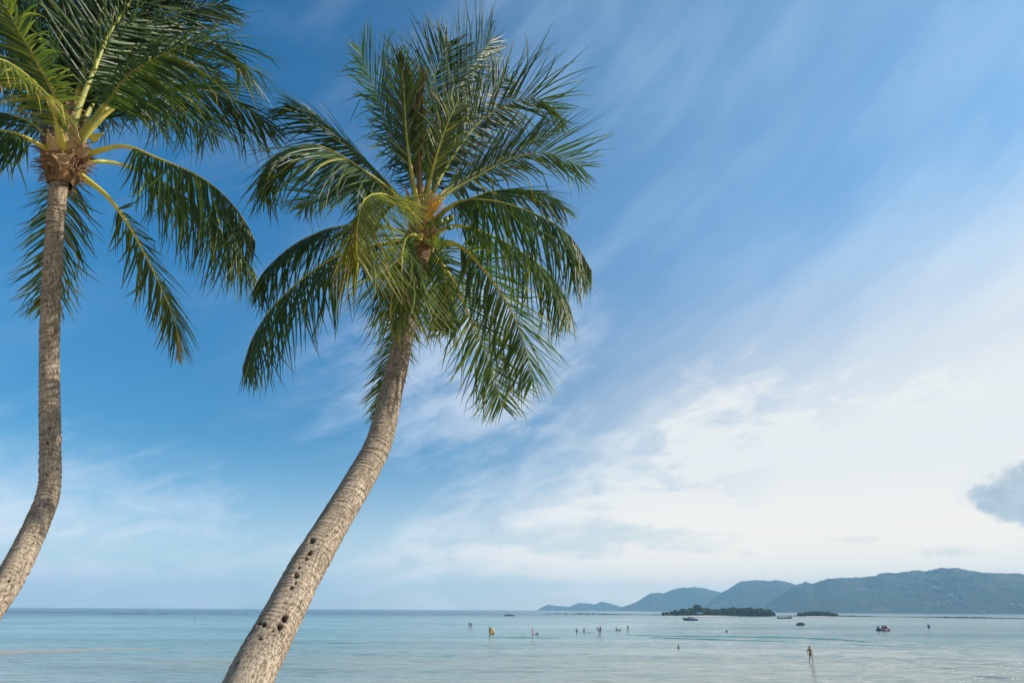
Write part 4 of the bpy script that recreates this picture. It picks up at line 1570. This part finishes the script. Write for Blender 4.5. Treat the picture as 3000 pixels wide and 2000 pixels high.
def person(loc, rz, label, pose='stand', arms=None, height=1.72, sink=0.3, skin=0, hair=None, shorts=None, top=None, fingers=False, lonG=False):
    root = empty('person', (loc[0], loc[1], loc[2] - sink), rz)
    root.scale = (height / 1.72,) * 3
    tag(root, label, 'person')
    J = pose_joints(pose, arms)
    E = list(EDGES)
    if fingers:
        for s, k in ((-1, 'l'), (1, 'r')):
            w, h = Vector(J['wri' + k][0]), Vector(J['han' + k][0])
            d = (h - w).normalized()
            for q, (off, ln) in enumerate([(-.028, .055), (-.010, .075), (.010, .080), (.028, .065)]):
                a = h + Vector((0, off, 0)) + d * .035
                J['f%s%d' % (k, q)] = (tuple(a), .009)
                J['g%s%d' % (k, q)] = (tuple(a + d * ln * .6 + Vector((-s * .008, 0, 0))), .0085)
                J['h%s%d' % (k, q)] = (tuple(a + d * ln + Vector((-s * .022, 0, 0))), .007)
                E += [('han' + k, 'f%s%d' % (k, q)), ('f%s%d' % (k, q), 'g%s%d' % (k, q)), ('g%s%d' % (k, q), 'h%s%d' % (k, q))]
            t0_ = w.lerp(h, .35) + Vector((0, -.035, 0))
            J['t' + k] = (tuple(t0_), .011)
            J['u' + k] = (tuple(t0_ + d * .055 + Vector((0, -.022, 0))), .009)
            E += [('wri' + k, 't' + k), ('t' + k, 'u' + k)]
    body = skin_body('body', J, E, SKINS[skin], root)
    h0, h1, h2 = (Vector(J[n][0]) for n in ('head0', 'head1', 'head2'))
    hm = hair or HAIR
    c = h1 + (h2 - h0).normalized() * .035 + Vector((0, .018, 0))
    ellipsoid('hair', c, (.095, .112, .095), hm, root, 1, 2, .12)
    if lonG:
        ellipsoid('hair', h0 + Vector((0, .075, -.04)), (.085, .05, .15), hm, root, 1, 2, .15)
    if fingers or pose == 'walk':
        ellipsoid('nose', h1 + Vector((0, -.105, -.03)), (.016, .022, .026), SKINS[skin], root)
        for s in (-1, 1):
            ellipsoid('ear', h1 + Vector((s * .088, .01, -.02)), (.012, .022, .032), SKINS[skin], root)
            ellipsoid('eye', h1 + Vector((s * .034, -.092, .0)), (.014, .008, .009), DARK, root)
    if shorts:
        sh_ = {'pelvis': ((J['pelvis'][0]), tuple(r * 1.12 for r in J['pelvis'][1])), 'waist': (tuple(Vector(J['pelvis'][0]).lerp(Vector(J['waist'][0]), .5)), (.155, .12))}
        ed = [('pelvis', 'waist')]
        f_ = .45 if shorts[1] == 'long' else .12
        for k in 'lr':
            sh_['hip' + k] = (J['hip' + k][0], .10)
            sh_['th' + k] = (tuple(Vector(J['hip' + k][0]).lerp(Vector(J['knee' + k][0]), f_)), .098)
            ed += [('pelvis', 'hip' + k), ('hip' + k, 'th' + k)]
        skin_body('shorts', sh_, ed, shorts[0], root)
    if top:
        tj = {'pelvis': (J['chest'][0], tuple(r * 1.08 for r in J['chest'][1])), 'neck0': (tuple(Vector(J['chest'][0]).lerp(Vector(J['neck0'][0]), .55)), (.15, .105)),
              'waist': (tuple(Vector(J['chest'][0]).lerp(Vector(J['waist'][0]), top[1])), (.155, .115))}
        skin_body('top', tj, [('pelvis', 'neck0'), ('pelvis', 'waist')], top[0], root)
    return root


SW_DARK = plain('swim_dark', (0.03, 0.02, 0.025), 0.7)
SW_NAVY = plain('swim_navy', (0.03, 0.05, 0.12), 0.7)
SW_RED = plain('swim_red', (0.35, 0.05, 0.04), 0.7)
SW_WHITE = plain('shirt_white', (0.70, 0.68, 0.64), 0.8)
SW_ORANGE = plain('life_vest_red', (0.16, 0.035, 0.02), 0.7)


def W(px, py):
    return on_water(px, py)


def face_to(loc, ang):
    """turn so that ang = 0 looks back at the beach, 90 looks towards the right of the view"""
    return R(ang)


person(W(2378, 1937), R(128), 'person in dark swim briefs wading ankle-deep, walking out with head bowed', 'walk', None, 1.72, .17, 0, HAIR_F, (SW_DARK, 'short'), fingers=True)
person(W(571, 1812), R(10), 'far wader in a red top out beside the white-shirted one', 'stand', None, 1.65, .55, 0, None, (SW_DARK, 'short'), (SW_RED, .9))
person(W(595, 1812), R(200), 'far wader in a white shirt standing in open water', 'stand', None, 1.75, .55, 0, None, (SW_NAVY, 'long'), (SW_WHITE, .9))
person(W(1375, 1833.5), R(170), 'dark-shorted wader of the pair standing farthest out of the couples', 'stand', None, 1.76, .45, 1, None, (SW_DARK, 'long'))
person(W(1381, 1834), R(190), 'long-haired wader beside the dark-shorted one, far couple', 'stand', None, 1.68, .45, 0, None, (SW_RED, 'short'), (SW_RED, .2), lonG=True)
person(W(1434, 1855.5), R(-60), 'wader in dark trunks holding the yellow swim ring', 'stand', 'front', 1.80, .25, 1, None, (SW_DARK, 'long'))
person(W(1438.5, 1855), R(120), 'wader close against the one with the yellow swim ring', 'stand', 'front', 1.62, .25, 0, None, (SW_DARK, 'short'), (SW_DARK, .2), lonG=True)
person(W(1560, 1862), R(75), 'slim wader with hands raised to the chest beside a dark crouching figure', 'stand', 'front', 1.75, .20, 0, None, (SW_DARK, 'short'))
person(W(1570, 1857), R(-80), 'dark figure lying back low in the water by the slim wader', 'recline', None, 1.6, .05, 1, None, (SW_DARK, 'short'), (SW_DARK, .8))
person(W(1689, 1848.5), R(20), 'bather sitting low in the water, head and shoulders up, of the near twin bathers', 'sit', None, 1.7, .10, 1, None, (SW_NAVY, 'short'), (SW_NAVY, .9))
person(W(1711.5, 1849), R(-15), 'bather sitting upright with long dark hair next to the other sitting bather', 'sit', None, 1.7, .02, 0, None, (SW_DARK, 'short'), lonG=True)
person(W(1755, 1855.5), R(-70), 'wader with bent back of the close couple by the small wave', 'bend', None, 1.85, .15, 0, None, (SW_DARK, 'long'))
person(W(1759.5, 1856), R(150), 'upright tall wader of the close couple by the small wave', 'stand', None, 1.80, .15, 1, None, (SW_RED, 'long'))
person(W(1805, 1844.5), R(80), 'dark figure sitting in the shallows leaning over another', 'sit', None, 1.8, .06, 1, None, (SW_DARK, 'short'), (SW_DARK, .9))
person(W(1813, 1845), R(-90), 'figure lying back in the shallows in front of the sitting one', 'recline', None, 1.65, .05, 1, None, (SW_DARK, 'short'))
person(W(1840, 1843.5), R(170), 'lone wader with one arm held out in the middle of the bay', 'stand', 'out', 1.66, .5, 1, None, (SW_DARK, 'long'), (SW_DARK, .9))
person(W(1988, 1896.5), R(25), 'swimmer with only head and shoulders above the pale water', 'stand', None, 1.7, 1.28, 1, None, (SW_NAVY, 'short'), (SW_DARK, .9))
person(W(1720, 1801.5), R(20), 'tiny dark figure standing at the tip of the reef', 'stand', None, 1.75, .25, 1, None, (SW_DARK, 'long'), (SW_DARK, .9))
person(W(1714.5, 1803), R(70), 'tiny pale figure sitting in the water by the tip of the reef', 'sit', None, 1.7, .1, 2, None, (SW_NAVY, 'short'))
person(W(2714, 1810.5), R(20), 'far wader of the pair just this side of the reef, shorter one', 'stand', None, 1.6, .7, 1, None, (SW_DARK, 'short'))
person(W(2719, 1810.5), R(-20), 'far wader of the pair just this side of the reef, taller one', 'stand', None, 1.8, .7, 1, None, (SW_DARK, 'long'))

# yellow swim ring, held leaning against the couple
p = W(1443, 1855)
ringo = empty('swim_ring', (p.x, p.y, .05), R(-20))
tag(ringo, 'bright yellow swim ring propped up beside the wading couple', 'swim ring')
rows, cols = 36, 14
P = np.zeros((rows + 1, cols, 3))
for i in range(rows + 1):
    a = 2 * math.pi * i / rows
    for j in range(cols):
        b = 2 * math.pi * j / cols
        rr = .46 + .19 * math.cos(b)
        P[i, j] = (rr * math.cos(a), .19 * math.sin(b), .52 + rr * math.sin(a))
tube_ = grid_obj('inflated_tube', P, YELLOW, ringo, wrap_u=True)
tube_.rotation_euler = (R(28), 0, 0)
vv, ff = tube(np.array([(.0, .17, 1.02), (.06, .30, 1.06), (.12, .17, 1.03)]), [.012] * 3, 6)
hd_ = mesh_obj('grab_handle', vv, ff, WHITE, ringo)
hd_.rotation_euler = (R(28), 0, 0)


# ------------------------------------------------------------------ boats
def hull_mesh(name, L, beam, free, draft, mat, parent, bow=1.6, sheer=.5, n=26, transom=.75, flare=1.15):
    """closed hull, bow towards +X, waterline at z = 0"""
    P = []
    sec = 11
    for i in range(n):
        u = i / (n - 1)                                   # stern 0 -> bow 1
        w = beam / 2 * (transom + (1 - transom) * min(1, u / .35)) * max(0.0, 1 - max(0, (u - .45) / .55) ** bow)
        w = max(w, .012)
        top = free + sheer * u ** 2.4
        keel = -draft * (1 - max(0, (u - .72) / .28) ** 2) + (top * .92) * max(0, (u - .80) / .20) ** 2.2
        x = (u - .5) * L
        row = []
        for j in range(sec):
            g = j / (sec - 1) * 2 - 1
            a = abs(g)
            y = math.copysign(w * (min(1, a * 1.5) ** .8) * (1 + (flare - 1) * max(0, a - .5) * 2), g)
            z = keel + (top - keel) * max(0, (a - .12) / .88) ** 1.5
            row.append((x + (top - z) * -.25 * u ** 3, y, z))
        P.append(row)
    A_ = np.array(P)
    r, c = A_.shape[:2]
    vs = [tuple(v) for v in A_.reshape(-1, 3)]
    fs = []
    for i in range(r - 1):
        for j in range(c - 1):
            a = i * c + j
            fs.append((a, a + 1, a + c + 1, a + c))
    fs.append(tuple(range(c - 1, -1, -1)))
    for i in range(r - 1):                                # deck, set a little below the rail
        fs.append((i * c, (i + 1) * c, (i + 1) * c + c - 1, i * c + c - 1))
    o = mesh_obj(name, vs, fs, mat, parent)
    return o


def posts(parent, pts, z0, z1, r=.035, mat=None):
    for x, y in pts:
        vv, ff = tube(np.array([(x, y, z0), (x, y, (z0 + z1) / 2), (x, y, z1)]), [r] * 3, 7)
        mesh_obj('post', vv, ff, mat or STEEL, parent)


def slab(name, c, s, mat, parent, bevel=.03, rz=0):
    bm = bmesh.new()
    box(bm, c, s, rz)
    return bm_obj(name, bm, mat, parent, bevel)


# blue speedboat, bow to the left of the view
p = W(2022, 1815)
sb = empty('speedboat', (p.x, p.y, 0), R(180 - 12))
sb.scale = (.86,) * 3
tag(sb, 'blue and white speedboat with red bow stripe and stern canopy, moored by the longer islet', 'boat')
h = hull_mesh('hull', 9.6, 2.7, .95, .4, BLUE, sb, sheer=.65)
hull_mesh('bow_stripe', 9.62, 2.74, .50, .38, RED, sb, sheer=.50)
slab('deck', (-.3, 0, 1.06), (6.0, 2.1, .16), WHITE, sb, .05)
cb = slab('cabin', (1.1, 0, 1.35), (2.6, 1.7, .5), WHITE, sb, .12)
ws = slab('windscreen', (.2, 0, 1.75), (1.5, 1.75, .55), GLASS, sb, .1)
slab('window', (1.2, 0, 1.38), (1.9, 1.73, .2), GLASS, sb, .02)
slab('seat', (-1.6, .6, 1.35), (1.8, .5, .5), DARK, sb)
slab('seat', (-1.6, -.6, 1.35), (1.8, .5, .5), DARK, sb)
posts(sb, [(-.6, .95), (-.6, -.95), (-3.4, .95), (-3.4, -.95)], 1.0, 2.35)
slab('canopy', (-2.0, 0, 2.38), (3.4, 2.2, .09), WHITE, sb, .04)
for s in (-.5, .5):
    slab('outboard_motor', (-4.95, s, .85), (.5, .42, .9), WHITE, sb, .1)
# red and white excursion boat near the horizon
p = W(1492, 1802)
tb = empty('excursion_boat', (p.x, p.y, 0), R(180 - 5))
tag(tb, 'small excursion boat with red seats and white posts near the horizon', 'boat')
hull_mesh('hull', 9.4, 2.2, .55, .3, NAVY, tb, sheer=.6)
slab('rail', (-.6, 0, .70), (6.6, 2.25, .18), RED, tb, .03)
posts(tb, [(x, y) for x in (-3.2, -1.6, 0, 1.6) for y in (-.95, .95)], .6, 2.0, .05, WHITE)
slab('canopy', (-.9, 0, 2.05), (5.6, 2.2, .10), WHITE, tb, .04)
for k in range(5):
    slab('seat', (-3.0 + k * 1.05, 0, 1.05), (.5, 1.7, .6), [RED, WHITE][k % 2], tb, .05)
# dark pontoon boat with pale awning between the islets
p = W(2300.5, 1810)
pb = empty('pontoon_boat', (p.x, p.y, 0), R(4))
tag(pb, 'long low dark boat with pale awning moored between the two islets', 'boat')
hull_mesh('hull', 11.4, 2.0, .55, .3, DARK, pb, sheer=.9, transom=.35, bow=2.2)
posts(pb, [(x, y) for x in (-3.6, -.6, 2.4) for y in (-.8, .8)], .5, 2.0, .07, POLE)
slab('awning', (-.6, 0, 2.05), (6.4, 1.9, .10), WHITE, pb, .04)
slab('side_panel', (-1.9, -.86, 1.15), (2.4, .05, .8), WHITE, pb, .01)
slab('side_panel', (1.1, -.86, 1.15), (2.2, .05, .8), WHITE, pb, .01)
slab('engine_box', (-5.0, 0, .85), (.9, .8, .8), DARK, pb, .05)
slab('bow_post', (5.1, 0, 1.5), (.35, .25, .9), DARK, pb, .05)


def jet_ski(loc, rz, label, body, trim, name='jet_ski', L=3.3):
    r_ = empty(name, (loc.x, loc.y, 0), rz)
    tag(r_, label, 'jet ski')
    hull_mesh('hull', L, 1.15, .42, .2, body, r_, sheer=.28, transom=.8)
    bm = bmesh.new()
    for k, (x, w_, z0, z1) in enumerate([(-.45, .30, .35, .80), (.15, .34, .35, .84), (.55, .40, .35, 1.02), (1.0, .36, .35, .86), (1.5, .10, .45, .58)]):
        pass
    bm.free()
    prof = [(-1.45, .20, .62), (-.9, .24, .74), (-.2, .26, .78), (.15, .27, .80), (.40, .32, .98), (.75, .36, .92), (1.15, .26, .76), (1.5, .08, .62)]
    P = np.zeros((len(prof), 9, 3))
    for i, (x, w_, z) in enumerate(prof):
        for j in range(9):
            a = math.pi * j / 8
            P[i, j] = (x * L / 3.3, w_ * math.cos(a), .35 + (z - .35) * math.sin(a) ** .6)
    grid_obj('bonnet', P, trim, r_)
    slab('seat', (-.55 * L / 3.3, 0, .84), (1.5, .36, .16), DARK, r_, .06)
    vv, ff = tube(np.array([(.25, -.40, 1.10), (.32, 0, 1.06), (.25, .40, 1.10)]), [.03] * 3, 7)
    hb = mesh_obj('handlebar', vv, ff, DARK, r_)
    vv, ff = tube(np.array([(.38, 0, .85), (.34, 0, .98), (.32, 0, 1.06)]), [.05] * 3, 7)
    mesh_obj('steering_column', vv, ff, DARK, r_)
    return r_


jet_ski(W(2347, 1829.5), R(3), 'unmanned dark jet ski floating near the smaller islet', NAVY, DARK, L=3.6)
# red wedge-bowed inflatable boat with riders
p = W(2592, 1845.3)
ib = empty('inflatable_boat', (p.x, p.y, 0), R(2))
ib.scale = (.84,) * 3
tag(ib, 'dark red boat with a sloping bow and dark stern, full of riders', 'boat')
P = np.zeros((20, 15, 3))
for i in range(20):
    u = i / 19
    x = -1.9 + 4.1 * u
    top = .70 if u < .42 else .70 + .52 * math.sin(min(1, (u - .42) / .22) * math.pi / 2) if u < .64 else 1.22 * (1 - ((u - .64) / .36) ** 1.4) + .02
    w_ = .78 * (1 - max(0, (u - .5) / .5) ** 2.4) + .03
    for j in range(15):
        a = 2 * math.pi * j / 15
        P[i, j] = (x, w_ * math.copysign(abs(math.cos(a)) ** .7, math.cos(a)), -.12 + (top + .12) * (.5 + .5 * math.copysign(abs(math.sin(a)) ** .7, math.sin(a))))
grid_obj('hull', P, MAROON, ib, wrap_u=True)
vv, ff = tube(np.array([(-2.6, -.55, .25), (-1.6, -.62, .22), (-.6, -.70, .22), (.6, -.74, .22)]), [.24, .26, .26, .20], 10)
mesh_obj('side_tube', vv, ff, NAVY, ib, True)
vv, ff = tube(np.array([(-2.6, .55, .25), (-1.6, .62, .22), (-.6, .70, .22), (.6, .74, .22)]), [.24, .26, .26, .20], 10)
mesh_obj('side_tube', vv, ff, NAVY, ib, True)
slab('stern_seat', (-2.2, 0, .38), (1.2, .8, .16), DARK, ib, .04)
ex = ray(2592, 1845)
for k, (dx_, dz_, lab, tp_, sk) in enumerate([(-2.35, .42, 'rider with a dark vest at the very stern of the dark red boat', SW_NAVY, 1), (-1.95, .36, 'rider in a red vest second from the stern of the dark red boat', SW_ORANGE, 1),
                                              (-.75, .62, 'rider amidships leaning back in the dark red boat', SW_NAVY, 1), (-.15, .72, 'tallest sitting rider amidships in the dark red boat', SW_DARK, 1),
                                              (.45, .72, 'foremost rider behind the sloping bow of the dark red boat', SW_NAVY, 1)]):
    q = ib.matrix_basis @ Vector((0, 0, 0))
    loc = Vector((p.x + .84 * dx_ * math.cos(R(2)), p.y + .84 * dx_ * math.sin(R(2)) + (.12 if k % 2 else -.12), .84 * dz_))
    person(loc, R(90), lab, 'sit', 'fwd', 1.68 + .04 * (k == 3), 0.0, sk, None, (SW_DARK, 'short'), (tp_, .9))

# buoys
p = W(2129, 1849)
b1 = empty('round_buoy', (p.x, p.y, .12))
tag(b1, 'round black buoy floating alone in the pale water', 'buoy')
ellipsoid('float', (0, 0, 0), (.29, .29, .30), DARK, b1, 1, 3, .02)
vv, ff = tube(np.array([(0, 0, .26), (0, 0, .33), (0, 0, .40)]), [.05, .045, .03], 8)
mesh_obj('mooring_eye', vv, ff, STEEL, b1)
p = W(2722, 1838)
b2 = empty('mooring_buoy', (p.x, p.y, 0))
tag(b2, 'dark mushroom-shaped mooring buoy standing out of the water', 'buoy')
V_, F_ = tube(np.array([(0, 0, -.3), (0, 0, .1), (0, 0, .52), (0, 0, .60), (0, 0, .66), (0, 0, .92), (0, 0, 1.0)]), [.30, .31, .30, .34, .46, .45, .30], 20)
mesh_obj('float', V_, F_, NAVY, b2)
vv, ff = tube(np.array([(0, 0, .98), (0, 0, 1.06), (0, 0, 1.14)]), [.06, .05, .05], 8)
mesh_obj('mooring_eye', vv, ff, STEEL, b2)


# ------------------------------------------------------------------ foam
def foam_material():
    m, t, p, out = new_mat('foam')
    v = noise_n(position(), 3.5, 4.0)
    set_in(p, 'Base Color', mixc(v, (0.62, 0.62, 0.58), (0.85, 0.85, 0.82)))
    set_in(p, 'Roughness', 0.6)
    return m


FOAM = foam_material()
vs, fs = [], []
rnd = random.Random(4)
for poly, wdt, dens in [([(2805, 1999), (2860, 1989), (2895, 1977), (2930, 1972), (2965, 1970), (3010, 1963)], .06, 3.0), ([(2870, 1956), (2905, 1953), (2935, 1948)], .07, 3.5), ([(2690, 1940), (2735, 1939)], .08, 3.0),
                        ([(2775, 1963), (2790, 1962)], .08, 4.0), ([(2955, 1985), (3000, 1990)], .07, 3.0), ([(2968, 1943), (2995, 1941)], .08, 3.0), ([(1035, 1790.6), (1055, 1790.8)], .8, .5), ([(680, 1794.2), (745, 1793.8)], .7, .4)]:
    a, b = W(*poly[0]), W(*poly[-1])
    n = max(8, int((b - a).length * dens))
    for k in range(n):
        f = rnd.random()
        c = along(poly, f)
        c = c + Vector((rnd.gauss(0, .12), rnd.gauss(0, wdt * 1.3), .03 + rnd.uniform(0, .03)))
        s = wdt * rnd.uniform(.3, 1.1)
        k0 = len(vs)
        m_ = 7
        for q in range(m_):
            a_ = 6.283 * q / m_
            rr = s * rnd.uniform(.6, 1.2)
            vs.append((c.x + rr * 1.7 * math.cos(a_), c.y + rr * math.sin(a_), .02 + c.z * .5))
        vs.append((c.x, c.y, c.z + s * .45))
        fs += [(k0 + q, k0 + (q + 1) % m_, k0 + m_) for q in range(m_)]
tag(mesh_obj('foam', vs, fs, FOAM), 'broken white foam lines of the small shore waves', kind='stuff')
